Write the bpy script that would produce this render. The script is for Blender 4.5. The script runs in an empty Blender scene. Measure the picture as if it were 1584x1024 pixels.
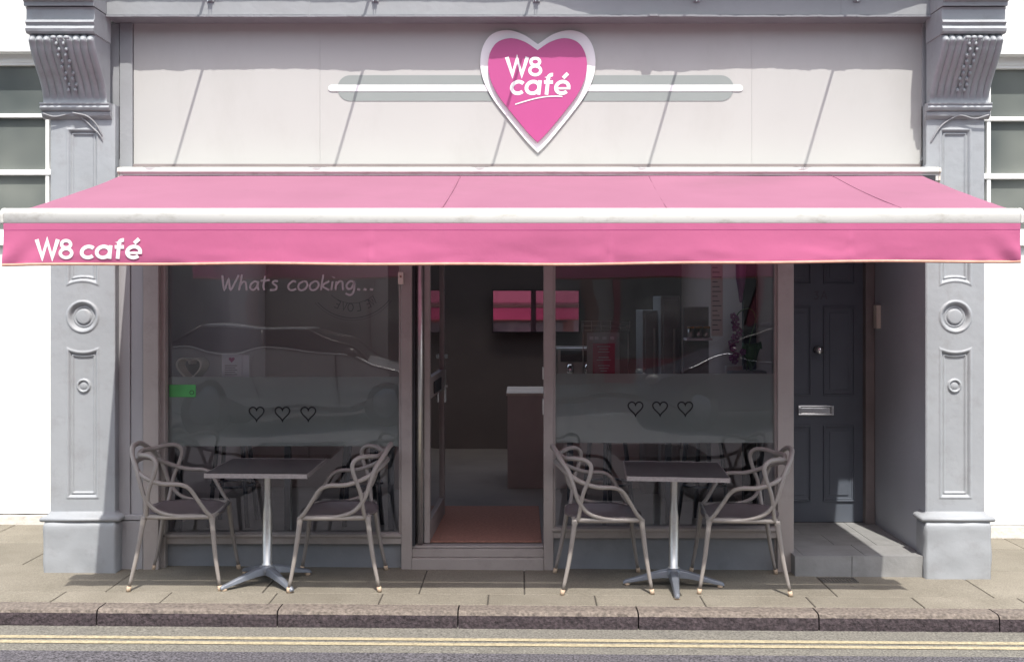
import bpy, math, random
from mathutils import Vector, Matrix
random.seed(7)
PI = math.pi
S = bpy.context.scene
COL = S.collection

# ------------------------------------------------------------------ camera
F, VX, VY, DC, HC = 1617.0, 806.0, 466.0, 6.6, 1.72      # focal length and vanishing point in photo pixels
cam = bpy.data.cameras.new('camera'); co = bpy.data.objects.new('camera', cam); COL.objects.link(co)
co.location = (0, -DC, HC); co.rotation_euler = (PI/2, 0, 0)
cam.sensor_width = 36; cam.lens = F/1584*36
cam.shift_x = -(VX-792)/1584; cam.shift_y = -(512-VY)/1584
cam.clip_end = 500; cam.clip_start = 0.05
S.camera = co
def XP(px, Y): return (px-VX)*(DC+Y)/F
def ZP(py, Y): return HC-(py-VY)*(DC+Y)/F
def gz(x): return -0.007*x                                # the street falls gently to the right
SL = math.atan(0.007)

# ------------------------------------------------------------------ light
sun_to = Vector((0.145, -1.0, 1.78)).normalized()
w = bpy.data.worlds.new('World'); S.world = w; w.use_nodes = True
nt = w.node_tree; nt.nodes.clear()
sk = nt.nodes.new('ShaderNodeTexSky'); sk.sky_type = 'NISHITA'; sk.sun_disc = False
sk.sun_elevation = math.asin(sun_to.z); sk.sun_rotation = math.atan2(sun_to.x, sun_to.y)
bg = nt.nodes.new('ShaderNodeBackground'); bg.inputs[1].default_value = 0.15
wo = nt.nodes.new('ShaderNodeOutputWorld')
sk.dust_density = 2.5; sk.ozone_density = .6
hs_ = nt.nodes.new('ShaderNodeHueSaturation'); hs_.inputs['Saturation'].default_value = .62      # a hazy, milky summer sky
nt.links.new(sk.outputs[0], hs_.inputs['Color']); nt.links.new(hs_.outputs[0], bg.inputs[0]); nt.links.new(bg.outputs[0], wo.inputs[0])
sl = bpy.data.lights.new('sun', 'SUN'); sl.energy = 2.6; sl.angle = math.radians(0.5); sl.color = (1, .96, .9)
so = bpy.data.objects.new('sun', sl); COL.objects.link(so); so.location = (3, -12, 12)
so.rotation_euler = sun_to.to_track_quat('Z', 'Y').to_euler()
S.view_settings.exposure = 1.18; S.view_settings.gamma = 1; S.view_settings.look = 'None'
S.view_settings.view_transform = "Standard"

# ------------------------------------------------------------------ materials
def mat(name, col, rough=.6, metal=0, var=.12, scale=6, bump=.0, bscale=60, spec=.5, dirt=None, dscale=2.5, damt=.3, trans=0, sss=None, stretch=(1,1,1)):
    m = bpy.data.materials.new(name); m.use_nodes = True; t = m.node_tree; N = t.nodes; L = t.links
    b = N['Principled BSDF']; b.inputs['Roughness'].default_value = rough; b.inputs['Metallic'].default_value = metal
    b.inputs['Specular IOR Level'].default_value = spec
    tc = N.new('ShaderNodeTexCoord'); mp = N.new('ShaderNodeMapping'); mp.inputs['Scale'].default_value = stretch
    L.new(tc.outputs['Object'], mp.inputs[0])
    n = N.new('ShaderNodeTexNoise'); n.inputs['Scale'].default_value = scale; n.inputs['Detail'].default_value = 8
    L.new(mp.outputs[0], n.inputs['Vector'])
    mr = N.new('ShaderNodeMapRange'); mr.inputs[1].default_value = .3; mr.inputs[2].default_value = .7
    mr.inputs[3].default_value = 1-var; mr.inputs[4].default_value = 1+var
    L.new(n.outputs['Fac'], mr.inputs[0])
    vm = N.new('ShaderNodeVectorMath'); vm.operation = 'SCALE'; vm.inputs[0].default_value = col
    L.new(mr.outputs[0], vm.inputs['Scale']); src = vm.outputs[0]
    if dirt:
        n2 = N.new('ShaderNodeTexNoise'); n2.inputs['Scale'].default_value = dscale; n2.inputs['Detail'].default_value = 10; n2.inputs['Roughness'].default_value = .7
        L.new(mp.outputs[0], n2.inputs['Vector'])
        r2 = N.new('ShaderNodeMapRange'); r2.inputs[1].default_value = .52; r2.inputs[2].default_value = .72; r2.inputs[3].default_value = 0; r2.inputs[4].default_value = damt
        L.new(n2.outputs['Fac'], r2.inputs[0])
        mx = N.new('ShaderNodeMix'); mx.data_type = 'RGBA'; mx.inputs[7].default_value = (*dirt, 1)
        L.new(r2.outputs[0], mx.inputs[0]); L.new(src, mx.inputs[6]); src = mx.outputs[2]
    L.new(src, b.inputs['Base Color'])
    if bump:
        n3 = N.new('ShaderNodeTexNoise'); n3.inputs['Scale'].default_value = bscale; n3.inputs['Detail'].default_value = 6
        L.new(mp.outputs[0], n3.inputs['Vector'])
        bp = N.new('ShaderNodeBump'); bp.inputs['Strength'].default_value = bump; bp.inputs['Distance'].default_value = .01
        L.new(n3.outputs['Fac'], bp.inputs['Height']); L.new(bp.outputs[0], b.inputs['Normal'])
    if trans:
        tr = N.new('ShaderNodeBsdfTranslucent'); L.new(src, tr.inputs[0])
        ms = N.new('ShaderNodeMixShader'); ms.inputs[0].default_value = trans
        L.new(b.outputs[0], ms.inputs[1]); L.new(tr.outputs[0], ms.inputs[2])
        L.new(ms.outputs[0], N['Material Output'].inputs[0])
    return m
M = {}
M['stucco'] = mat('grey_painted_stucco', (.30,.315,.33), .55, bump=.2, bscale=20, var=.05, scale=3, dirt=(.17,.16,.15), dscale=7, damt=.35)
M['frame'] = mat('grey_frame_paint', (.33,.295,.275), .5, bump=.06, bscale=90, var=.05, dirt=(.15,.13,.12), dscale=7, damt=.3)
M['riser'] = mat('riser_paint', (.23,.24,.255), .5, bump=.12, bscale=40, var=.08, dirt=(.10,.10,.10), dscale=4, damt=.35)
M['wood_grey'] = mat('grey_painted_timber', (.31,.305,.315), .6, bump=.2, bscale=30, var=.07, dirt=(.14,.14,.15), dscale=4, damt=.3, stretch=(1,1,.25))
M['fascia'] = mat('off_white_panel', (.42,.418,.402), .38, var=.02, scale=1.5, dirt=(.35,.34,.32), dscale=1.7, damt=.4, stretch=(1,1,.5))
M['white'] = mat('white_powder_coat', (.62,.61,.575), .4, var=.03, dirt=(.30,.27,.22), dscale=16, damt=.55, stretch=(.45,1,1))
M['whitewall'] = mat('white_render', (.70,.70,.685), .75, var=.02, bump=.15, bscale=22, scale=1.2, dirt=(.58,.56,.52), dscale=1.4, damt=.5)
M['plaster_worn'] = mat('worn_white_plinth', (.62,.59,.54), .8, var=.1, bump=.6, bscale=30, dirt=(.30,.27,.23), dscale=6, damt=.7)
M['sash'] = mat('white_sash_paint', (.80,.80,.78), .4, var=.02)
M['pink_deck'] = mat('bleached_pink_canvas_sun_dimmed', (.34,.144,.215), .85, var=.06, scale=1.6, bump=.12, bscale=9, trans=.25, spec=.2, dirt=(.27,.13,.175), dscale=1.1, damt=.5)  # bleached canvas, colour also darkened to offset full sun on the top
M['pink_val'] = mat('pink_canvas', (.55,.142,.275), .8, var=.05, scale=3, bump=.35, bscale=7, trans=.25, spec=.2, dirt=(.42,.12,.22), dscale=3, damt=.4)
M['trim'] = mat('peach_binding', (.60,.30,.22), .8, var=.15, scale=20)
M['letter'] = mat('white_vinyl_lettering', (.80,.79,.78), .5, var=.01)
M['pink_sign'] = mat('pink_acrylic', (.415,.071,.217), .35, var=.02)
M['dark'] = mat('black_gap', (.03,.03,.035), .7)
M['sage'] = mat('sage_grey_vinyl', (.24,.265,.255), .45, var=.02)
M['heart_white'] = mat('white_acrylic', (.82,.81,.81), .35, var=.01)
M['lead'] = mat('lead_flashing', (.20,.205,.22), .55, var=.1, bump=.3, bscale=20)
M['strip'] = mat('grey_cornice_paint', (.265,.275,.285), .5, var=.05, bump=.15, bscale=30, dirt=(.2,.2,.2), damt=.25)
M['alu'] = mat('brushed_aluminium', (.62,.61,.58), .34, metal=.85, var=.12, scale=14, dirt=(.35,.31,.26), dscale=14, damt=.5, bump=.05)
M['cast'] = mat('cast_aluminium', (.20,.215,.245), .42, metal=.5, var=.12, scale=12, bump=.1)
M['edge'] = mat('ribbed_aluminium_edge', (.45,.41,.40), .4, metal=.7, var=.15, scale=60)
M['top'] = mat('dark_laminate_top', (.045,.037,.04), .28, var=.12, scale=10)
M['chair'] = mat('grey_chair_plastic', (.26,.235,.215), .45, var=.05, scale=8, dirt=(.15,.12,.11), dscale=12, damt=.3)
M['seat'] = mat('chair_seat_plastic', (.12,.098,.10), .42, var=.06)
M['foot'] = mat('worn_foot_tip', (.50,.38,.27), .7, var=.1)
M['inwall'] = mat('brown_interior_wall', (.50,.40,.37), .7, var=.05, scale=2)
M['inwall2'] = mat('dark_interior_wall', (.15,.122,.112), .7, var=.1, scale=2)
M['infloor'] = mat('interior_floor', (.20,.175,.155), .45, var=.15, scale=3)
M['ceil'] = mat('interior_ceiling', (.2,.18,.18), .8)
M['mat'] = mat('coir_brown_mat', (.33,.165,.12), .95, var=.2, scale=60, bump=.4, bscale=200)
M['counter'] = mat('beige_counter_panel', (.52,.45,.41), .5, var=.05)
M['bar'] = mat('dark_bar_timber', (.06,.05,.05), .4)
M['navy'] = mat('dark_stool_metal', (.03,.04,.06), .4)
M['cream'] = mat('cream_painted_wood', (.62,.55,.47), .6)
M['paper'] = mat('white_card', (.80,.77,.80), .6)
M['menu'] = mat('burgundy_menu_card', (.30,.02,.06), .5)
M['green'] = mat('green_sticker', (.07,.32,.09), .5)
M['etch'] = mat('etched_white_vinyl', (.50,.47,.48), .6, var=.12, scale=40)
M['etch_faint'] = mat('faint_etched_vinyl', (.20,.18,.19), .6, var=.1)
M['black'] = mat('black_vinyl', (.01,.01,.011), .5)
M['door3a'] = mat('blue_grey_door_gloss', (.105,.12,.145), .38, var=.06, bump=.05, bscale=50)
M['recess'] = mat('recess_wall_paint', (.40,.42,.45), .6, var=.06, scale=2, bump=.2, bscale=30)
M['jamb'] = mat('brown_grey_jamb', (.21,.18,.175), .55)
M['chrome'] = mat('chrome', (.75,.74,.72), .15, metal=1, var=.02)
M['cable'] = mat('grey_cable', (.25,.25,.26), .6)
M['iron'] = mat('iron_grate', (.09,.085,.075), .7, var=.3, scale=40)
M['leaf'] = mat('orchid_leaf', (.06,.14,.04), .4)
M['petal'] = mat('purple_petal', (.20,.05,.16), .5)
M['pot'] = mat('stone_pot', (.26,.25,.24), .6)
M['steel'] = mat('dull_steel_wire', (.42,.39,.36), .35, metal=.8)
M['brickred'] = mat('red_brick_wall', (.22,.12,.09), .8, var=.2, scale=8)
M['shopred'] = mat('red_shopfront_paint', (.28,.04,.06), .5)
M['stone2'] = mat('pale_stone_front', (.30,.28,.25), .7, var=.1)
M['carwhite'] = mat('silver_white_car_paint', (.36,.37,.38), .22, metal=.2, var=.01)
M['carblue'] = mat('dark_blue_car_paint', (.05,.06,.09), .2, metal=.3, var=.01)
M['carglass'] = mat('tinted_car_glass', (.02,.022,.025), .05, var=0)
M['tyre'] = mat('tyre_rubber', (.03,.03,.03), .8)
M['lamp'] = mat('clear_lamp_lens', (.20,.20,.20), .6)
M['amber'] = mat('amber_pot_lid', (.4,.2,.06), .4)
M['plaque'] = mat('dim_sticker', (.085,.085,.10), .5)

def glass_mat(name, tint=(.86,.88,.88), refl=1.0, rough=0.0, base=.05):
    m = bpy.data.materials.new(name); m.use_nodes = True; t = m.node_tree; N = t.nodes; L = t.links
    N.remove(N['Principled BSDF'])
    tr = N.new('ShaderNodeBsdfTransparent'); tr.inputs[0].default_value = (*tint, 1)
    gl = N.new('ShaderNodeBsdfGlossy'); gl.inputs[0].default_value = (refl, refl, refl, 1); gl.inputs['Roughness'].default_value = rough
    tc = N.new('ShaderNodeTexCoord'); no = N.new('ShaderNodeTexNoise'); no.inputs['Scale'].default_value = 1.6; no.inputs['Detail'].default_value = 1; L.new(tc.outputs['Object'], no.inputs['Vector'])
    bp = N.new('ShaderNodeBump'); bp.inputs['Strength'].default_value = 1; bp.inputs['Distance'].default_value = .006; L.new(no.outputs['Fac'], bp.inputs['Height']); L.new(bp.outputs[0], gl.inputs['Normal'])
    lw = N.new('ShaderNodeFresnel'); lw.inputs[0].default_value = 1.5
    ad = N.new('ShaderNodeMath'); ad.operation = 'ADD'; ad.use_clamp = True; ad.inputs[1].default_value = base
    L.new(lw.outputs[0], ad.inputs[0])
    ms = N.new('ShaderNodeMixShader'); L.new(ad.outputs[0], ms.inputs[0]); L.new(tr.outputs[0], ms.inputs[1]); L.new(gl.outputs[0], ms.inputs[2])
    L.new(ms.outputs[0], N['Material Output'].inputs[0])
    return m
M['glass'] = glass_mat('shop_window_glass')
M['sashglass'] = glass_mat('sash_window_glass', base=.03)
def frost():
    m = bpy.data.materials.new('frosted_film'); m.use_nodes = True; t = m.node_tree; N = t.nodes; L = t.links
    b = N['Principled BSDF']; b.inputs['Base Color'].default_value = (.56,.58,.55, 1); b.inputs['Roughness'].default_value = .7
    n = N.new('ShaderNodeTexNoise'); n.inputs['Scale'].default_value = 1.2
    tc = N.new('ShaderNodeTexCoord'); L.new(tc.outputs['Object'], n.inputs['Vector'])
    tr = N.new('ShaderNodeBsdfTransparent'); tr.inputs[0].default_value = (.7,.75,.72,1)
    mr = N.new('ShaderNodeMapRange'); mr.inputs[3].default_value = .15; mr.inputs[4].default_value = .4; L.new(n.outputs['Fac'], mr.inputs[0])
    ms = N.new('ShaderNodeMixShader'); L.new(mr.outputs[0], ms.inputs[0]); L.new(b.outputs[0], ms.inputs[1]); L.new(tr.outputs[0], ms.inputs[2])
    L.new(ms.outputs[0], N['Material Output'].inputs[0]); return m
M['frost'] = frost()
def mirror():
    m = bpy.data.materials.new('mirror_glass'); m.use_nodes = True
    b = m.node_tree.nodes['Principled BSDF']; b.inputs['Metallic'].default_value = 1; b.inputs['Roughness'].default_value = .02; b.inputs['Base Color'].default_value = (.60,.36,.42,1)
    return m
M['mirror'] = mirror()
def darkpane():
    m = bpy.data.materials.new('dark_window_pane'); m.use_nodes = True; t = m.node_tree; N = t.nodes; L = t.links
    b = N['Principled BSDF']; b.inputs['Roughness'].default_value = .06
    tc = N.new('ShaderNodeTexCoord'); n = N.new('ShaderNodeTexNoise'); n.inputs['Scale'].default_value = 1.4; L.new(tc.outputs['Object'], n.inputs['Vector'])
    cr = N.new('ShaderNodeValToRGB'); cr.color_ramp.elements[0].position = .35; cr.color_ramp.elements[0].color = (.075,.088,.088,1)
    cr.color_ramp.elements[1].position = .65; cr.color_ramp.elements[1].color = (.20,.215,.195,1)
    L.new(n.outputs['Fac'], cr.inputs[0]); L.new(cr.outputs[0], b.inputs['Base Color']); return m
M['pane'] = darkpane()

def paving():
    m = bpy.data.materials.new('concrete_paving_slabs'); m.use_nodes = True; t = m.node_tree; N = t.nodes; L = t.links
    b = N['Principled BSDF']; b.inputs['Roughness'].default_value = .85; b.inputs['Specular IOR Level'].default_value = .25
    tc = N.new('ShaderNodeTexCoord')
    n = N.new('ShaderNodeTexNoise'); n.inputs['Scale'].default_value = 2.2; n.inputs['Detail'].default_value = 10; n.inputs['Roughness'].default_value = .65
    L.new(tc.outputs['Object'], n.inputs['Vector'])
    n2 = N.new('ShaderNodeTexNoise'); n2.inputs['Scale'].default_value = 130; n2.inputs['Detail'].default_value = 4; L.new(tc.outputs['Object'], n2.inputs['Vector'])
    cr = N.new('ShaderNodeValToRGB'); e = cr.color_ramp.elements
    e[0].position = .3; e[0].color = (.158,.142,.112,1); e[1].position = .7; e[1].color = (.218,.198,.160,1)
    L.new(n.outputs['Fac'], cr.inputs[0])
    at = N.new('ShaderNodeAttribute'); at.attribute_name = 'tone'
    mu = N.new('ShaderNodeVectorMath'); mu.operation = 'SCALE'; L.new(cr.outputs[0], mu.inputs[0]); L.new(at.outputs['Fac'], mu.inputs['Scale'])
    mr = N.new('ShaderNodeMapRange'); mr.inputs[1].default_value = .3; mr.inputs[2].default_value = .7; mr.inputs[3].default_value = .74; mr.inputs[4].default_value = 1.26; L.new(n2.outputs['Fac'], mr.inputs[0])
    mu2 = N.new('ShaderNodeVectorMath'); mu2.operation = 'SCALE'; L.new(mu.outputs[0], mu2.inputs[0]); L.new(mr.outputs[0], mu2.inputs['Scale'])
    # spots of old gum and stains
    v = N.new('ShaderNodeTexVoronoi'); v.inputs['Scale'].default_value = 3.2; L.new(tc.outputs['Object'], v.inputs['Vector'])
    r = N.new('ShaderNodeMapRange'); r.inputs[1].default_value = .035; r.inputs[2].default_value = .05; r.inputs[3].default_value = .72; r.inputs[4].default_value = 1; L.new(v.outputs['Distance'], r.inputs[0])
    mu3 = N.new('ShaderNodeVectorMath'); mu3.operation = 'SCALE'; L.new(mu2.outputs[0], mu3.inputs[0]); L.new(r.outputs[0], mu3.inputs['Scale'])
    L.new(mu3.outputs[0], b.inputs['Base Color'])
    bp = N.new('ShaderNodeBump'); bp.inputs['Strength'].default_value = .25; bp.inputs['Distance'].default_value = .004
    L.new(n2.outputs['Fac'], bp.inputs['Height']); L.new(bp.outputs[0], b.inputs['Normal'])
    return m
M['paving'] = paving()
M['joint'] = mat('paving_joint', (.055,.048,.04), .95, var=.3, scale=30)
M['kerb_face'] = mat('shaded_granite_face', (.046,.034,.038), .9, var=.6, scale=60, bump=1.0, bscale=45, dirt=(.02,.015,.02), dscale=8, damt=.6)  # shade on the kerb's road side painted in as a darker granite
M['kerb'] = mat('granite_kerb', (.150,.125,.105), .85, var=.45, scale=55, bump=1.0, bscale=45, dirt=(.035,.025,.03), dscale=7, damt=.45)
M['gutter'] = mat('pale_gutter_concrete', (.155,.147,.125), .9, var=.5, scale=85, bump=.7, bscale=120, dirt=(.09,.085,.08), dscale=6, damt=.5)
M['tarmac'] = mat('worn_tarmac', (.085,.079,.088), .9, var=.95, scale=85, bump=.9, bscale=130, dirt=(.055,.05,.065), dscale=5, damt=.5)
M['yellow'] = mat('faded_yellow_line', (.36,.31,.20), .8, var=.25, scale=60, bump=.5, bscale=100, dirt=(.16,.14,.11), dscale=22, damt=.8)
M['slab_step'] = mat('grey_step_tile', (.24,.24,.235), .6, var=.12, scale=6, bump=.2, bscale=40, dirt=(.11,.11,.105), dscale=4, damt=.4)
M['grout'] = mat('step_grout', (.21,.205,.195), .9)

# ------------------------------------------------------------------ mesh helpers
ORG = {}
class MB:
    def __init__(s): s.v = []; s.f = []; s.sm = []
    def add(s, vs, fs, smooth=False):
        n = len(s.v); s.v += [tuple(v) for v in vs]; s.f += [tuple(i+n for i in f) for f in fs]; s.sm += [smooth]*len(fs); return s
    def box(s, x0, x1, y0, y1, z0, z1):
        x0, x1 = min(x0,x1), max(x0,x1); y0, y1 = min(y0,y1), max(y0,y1); z0, z1 = min(z0,z1), max(z0,z1)
        v = [(x0,y0,z0),(x1,y0,z0),(x1,y1,z0),(x0,y1,z0),(x0,y0,z1),(x1,y0,z1),(x1,y1,z1),(x0,y1,z1)]
        return s.add(v, [(0,3,2,1),(4,5,6,7),(0,1,5,4),(1,2,6,5),(2,3,7,6),(3,0,4,7)])
    def quad(s, a, b, c, d): return s.add([a,b,c,d], [(0,1,2,3)])
    def prism(s, pts, axis, a, b, smooth=False):
        """extrude closed 2D outline; axis 'x': pts=(y,z); 'y': pts=(x,z); 'z': pts=(x,y)"""
        def mk(p, t): return {'x': (t,p[0],p[1]), 'y': (p[0],t,p[1]), 'z': (p[0],p[1],t)}[axis]
        n = len(pts); v = [mk(p,a) for p in pts]+[mk(p,b) for p in pts]
        s.add(v, [tuple(range(n)), tuple(range(2*n-1, n-1, -1))])
        k = len(s.v)-2*n
        for i in range(n):
            j = (i+1) % n; s.f.append((k+i, k+n+i, k+n+j, k+j)); s.sm.append(smooth)
        return s
    def tube(s, pts, r, seg=8, caps=True, flat=1.0):
        pts = [Vector(p) for p in pts]; n = len(pts)
        rr = r if isinstance(r, (list, tuple)) else [r]*n
        vs = []; fs = []; prev = None
        for i, p in enumerate(pts):
            t = (pts[min(i+1,n-1)]-pts[max(i-1,0)]).normalized()
            if prev is None:
                u = Vector((0,0,1)) if abs(t.z) < .9 else Vector((1,0,0))
                u = (u-t*u.dot(t)).normalized()
            else: u = (prev-t*prev.dot(t)).normalized()
            prev = u; q = t.cross(u)
            for k in range(seg):
                a = 2*PI*k/seg; vs.append(p+(u*math.cos(a)+q*math.sin(a)*flat)*rr[i])
        for i in range(n-1):
            for k in range(seg):
                l = (k+1) % seg; fs.append((i*seg+k, i*seg+l, (i+1)*seg+l, (i+1)*seg+k))
        s.add(vs, fs, True)
        if caps:
            k = len(s.v)-n*seg
            s.f += [tuple(k+i for i in range(seg-1,-1,-1)), tuple(k+(n-1)*seg+i for i in range(seg))]; s.sm += [False, False]
        return s
    def lathe(s, c, prof, seg=24, axis='z'):
        vs = []; fs = []
        for r, h in prof:
            for k in range(seg):
                a = 2*PI*k/seg; x, y = r*math.cos(a), r*math.sin(a)
                vs.append((c[0]+x, c[1]+y, c[2]+h) if axis == 'z' else ((c[0]+x, c[1]+h, c[2]+y) if axis == 'y' else (c[0]+h, c[1]+x, c[2]+y)))
        for i in range(len(prof)-1):
            for k in range(seg):
                l = (k+1) % seg; fs.append((i*seg+k, i*seg+l, (i+1)*seg+l, (i+1)*seg+k))
        fs += [tuple(range(seg-1,-1,-1)), tuple((len(prof)-1)*seg+k for k in range(seg))]
        return s.add(vs, fs, True)
    def ribbon(s, pts, w, f, closed=False):
        """flat stroke of width w along a 2D polyline; f maps (u,v) to a 3D point"""
        P = [Vector((p[0],p[1])) for p in pts]; n = len(P); vs = []
        for i, p in enumerate(P):
            a = P[(i-1) % n] if (closed or i > 0) else None; b = P[(i+1) % n] if (closed or i < n-1) else None
            d1 = (p-a).normalized() if a is not None else None; d2 = (b-p).normalized() if b is not None else None
            if d1 is None: d1 = d2
            if d2 is None: d2 = d1
            n1 = Vector((-d1.y, d1.x)); n2 = Vector((-d2.y, d2.x)); m = n1+n2
            if m.length < .2: m = n1
            m.normalize(); k = min(1/max(m.dot(n1), .3), 2.2)
            vs += [f(*(p+m*w/2*k)), f(*(p-m*w/2*k))]
        fs = []
        for i in range(n if closed else n-1):
            j = (i+1) % n; fs.append((2*i, 2*i+1, 2*j+1, 2*j))
        return s.add(vs, fs)
    def sphere(s, c, r, seg=10, rings=6, sc=(1,1,1)):
        vs = []; fs = []
        for i in range(rings+1):
            t = PI*i/rings
            for k in range(seg):
                a = 2*PI*k/seg; vs.append((c[0]+r*sc[0]*math.sin(t)*math.cos(a), c[1]+r*sc[1]*math.sin(t)*math.sin(a), c[2]+r*sc[2]*math.cos(t)))
        for i in range(rings):
            for k in range(seg):
                l = (k+1) % seg; fs.append((i*seg+k, (i+1)*seg+k, (i+1)*seg+l, i*seg+l))
        return s.add(vs, fs, True)
    def build(s, name, m, parent=None, bevel=0, label=None):
        o0 = ORG.get(parent.name, Vector()) if parent else Vector()
        me = bpy.data.meshes.new(name); me.from_pydata([(v[0]-o0.x, v[1]-o0.y, v[2]-o0.z) for v in s.v], [], s.f); me.update()
        me.polygons.foreach_set('use_smooth', s.sm)
        me.materials.append(m if not isinstance(m, str) else M[m])
        o = bpy.data.objects.new(name, me); COL.objects.link(o)
        if parent: o.parent = parent
        ORG[o.name] = Vector(o0)
        if bevel:
            b = o.modifiers.new('bevel', 'BEVEL'); b.width = bevel; b.segments = 2; b.limit_method = 'ANGLE'; b.angle_limit = math.radians(40)
        if label: o['label'] = label
        return o
def tag(o, label, cat, group=None):
    o['label'] = label; o['category'] = cat
    if group: o['group'] = group
    return o
def thing(name, label, cat, loc=(0,0,0), group=None):
    o = bpy.data.objects.new(name, None); COL.objects.link(o); o.location = loc; ORG[o.name] = Vector(loc)
    o.empty_display_size = .1
    return tag(o, label, cat, group)
def struct(mb, name, m): o = mb.build(name, m); o['kind'] = 'structure'; return o
def copy_tree(o, parent=None):
    c = o.copy(); COL.objects.link(c)
    if parent: c.parent = parent
    for ch in [k for k in COL.objects if k.parent == o]: copy_tree(ch, c)
    return c
def cr(pts, n=6):
    """Catmull-Rom through pts"""
    P = [Vector(p) for p in pts]; P = [P[0]*2-P[1]]+P+[P[-1]*2-P[-2]]; out = []
    for i in range(1, len(P)-2):
        for k in range(n):
            t = k/n; a, b, c, d = P[i-1:i+3]
            out.append(.5*((2*b)+(c-a)*t+(2*a-5*b+4*c-d)*t*t+(3*b-a-3*c+d)*t**3))
    out.append(P[-2]); return out
def arc(cx, cy, r, a0, a1, n=16, ry=None):
    ry = ry or r
    return [(cx+r*math.cos(math.radians(a0+(a1-a0)*i/n)), cy+ry*math.sin(math.radians(a0+(a1-a0)*i/n))) for i in range(n+1)]
def heart(n=48):
    """unit heart outline, width 1, height ~1.07, pointed at the bottom"""
    out = []
    for i in range(n):
        t = 2*PI*i/n
        x = 16*math.sin(t)**3; y = 13*math.cos(t)-5*math.cos(2*t)-2*math.cos(3*t)-math.cos(4*t)
        if y < 0: y *= 1.12
        out.append((x/32, y/32))
    return out
# ---- hand drawn stroke alphabet
def G_cafe():      # returns (strokes, width of line)
    st = []; x = 0
    st.append(arc(x+.31, .33, .27, 42, 318, 18)); x += .62                      # c
    st.append(arc(x+.31, .33, .27, 0, 360, 22)[:-1]+[('c',)]); st.append([(x+.585,.66),(x+.585,0)]); x += .78   # a
    st.append([(x+.14,0),(x+.14,.76)]+arc(x+.30,.76,.16,180,80,7)); st.append([(x-.02,.58),(x+.36,.58)]); x += .47   # f
    st.append(arc(x+.31,.33,.27,2,318,20)); st.append([(x+.08,.29),(x+.655,.29)]); st.append([(x+.30,.76),(x+.48,.98)])   # e acute
    return st
def G_w8():
    return [[(0,1),(.24,.07),(.44,.93),(.64,.07),(.88,1)], arc(1.22,.75,.19,0,360,20)[:-1]+[('c',)], arc(1.22,.29,.235,0,360,22)[:-1]+[('c',)]]
def draw(mb, strokes, ox, oz, sx, sz, Yf, w0, shear=0, dy=0.0003):
    for i, s_ in enumerate(strokes):
        w = w0*(1.25 if len(s_) == 5 else .6 if shear and len(s_) == 2 and abs(s_[0][1]-.29) < .01 else 1)
        closed = s_[-1] == ('c',); pts = s_[:-1] if closed else s_
        P = [(ox+(p[0]+shear*p[1])*sx, oz+p[1]*sz) for p in pts]
        mb.ribbon(P, w, lambda u, v, k=i: (u, (Yf(u, v) if callable(Yf) else Yf)-dy*k, v), closed)

# ================================================================== SETTING: pavement, kerb, road
KY = -.81; KB = -.675
def sheet(mb, x0, x1, y0, y1, z):
    n = max(1, int((x1-x0)/2))
    mb.quad((x0,y0,gz(x0)+z), (x1,y0,gz(x1)+z), (x1,y1,gz(x1)+z), (x0,y1,gz(x0)+z))
g = MB(); sheet(g, -60, 60, -70, 20, -.14); struct(g, 'ground', 'tarmac')
g = MB(); sheet(g, -30, 30, KB, 6, -.006)
bed = struct(g, 'pavement_bed', 'joint')
# slabs, each a shallow bevelled block with its own tone
g = MB(); tones = []
def slab(x0, x1, y0, y1):
    j = .0035; b = .003; t = random.uniform(.93, 1.06); dz = random.uniform(-.0012, .0012)
    X0, X1, Y0, Y1 = x0+j, x1-j, y0+j, y1-j
    v = [(X0,Y0,gz(X0)-.004),(X1,Y0,gz(X1)-.004),(X1,Y1,gz(X1)-.004),(X0,Y1,gz(X0)-.004)]
    v += [(X0+b,Y0+b,gz(X0)+dz),(X1-b,Y0+b,gz(X1)+dz),(X1-b,Y1-b,gz(X1)+dz),(X0+b,Y1-b,gz(X0)+dz)]
    g.add(v, [(4,5,6,7),(0,1,5,4),(1,2,6,5),(2,3,7,6),(3,0,4,7)]); tones.extend([t]*5)
rows = [(KB+.003, -.46, .6), (-.46, .15, .9), (.15, .75, .6), (.75, 1.5, .9), (1.5, 2.2, .9)]
off = [.13, .42, .2, .55, .1]
for (y0, y1, wd), o_ in zip(rows, off):
    x = -9+o_
    while x < 9:
        ww = .62 if wd == .6 else random.choice([.62, .92, .92])
        slab(x, x+ww, y0, y1); x += ww
po = struct(g, 'pavement', 'paving')
at = po.data.attributes.new('tone', 'FLOAT', 'FACE'); at.data.foreach_set('value', tones)
# kerb stones
g = MB(); gf = MB(); x = -9.35
import mathutils.noise as mn
while x < 9:
    L_ = 1.0; a, b = x+.004, x+L_-.004; nseg = 40
    vs = []; fs = []
    prof = [(KB, -.002), (KY+.03, -.001), (KY+.008, -.008), (KY, -.022), (KY-.003, -.05), (KY-.004, -.10), (KY, -.16)]
    for i in range(nseg+1):
        X = a+(b-a)*i/nseg
        for k, (py, pz) in enumerate(prof):
            r = mn.noise(Vector((X*17, k*1.7, 3)))*.0045+mn.noise(Vector((X*60, k*3, 9)))*.003
            vs.append((X, py-(r if k > 0 else 0), gz(X)+pz+(r*.7 if 0 < k < 4 else 0)))
    m_ = len(prof)
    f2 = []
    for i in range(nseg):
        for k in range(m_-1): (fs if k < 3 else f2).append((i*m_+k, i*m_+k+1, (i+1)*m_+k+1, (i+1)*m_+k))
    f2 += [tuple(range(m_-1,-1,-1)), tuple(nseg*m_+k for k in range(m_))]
    g.add(vs, fs, False); gf.add(vs, f2, False); x += L_
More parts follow.
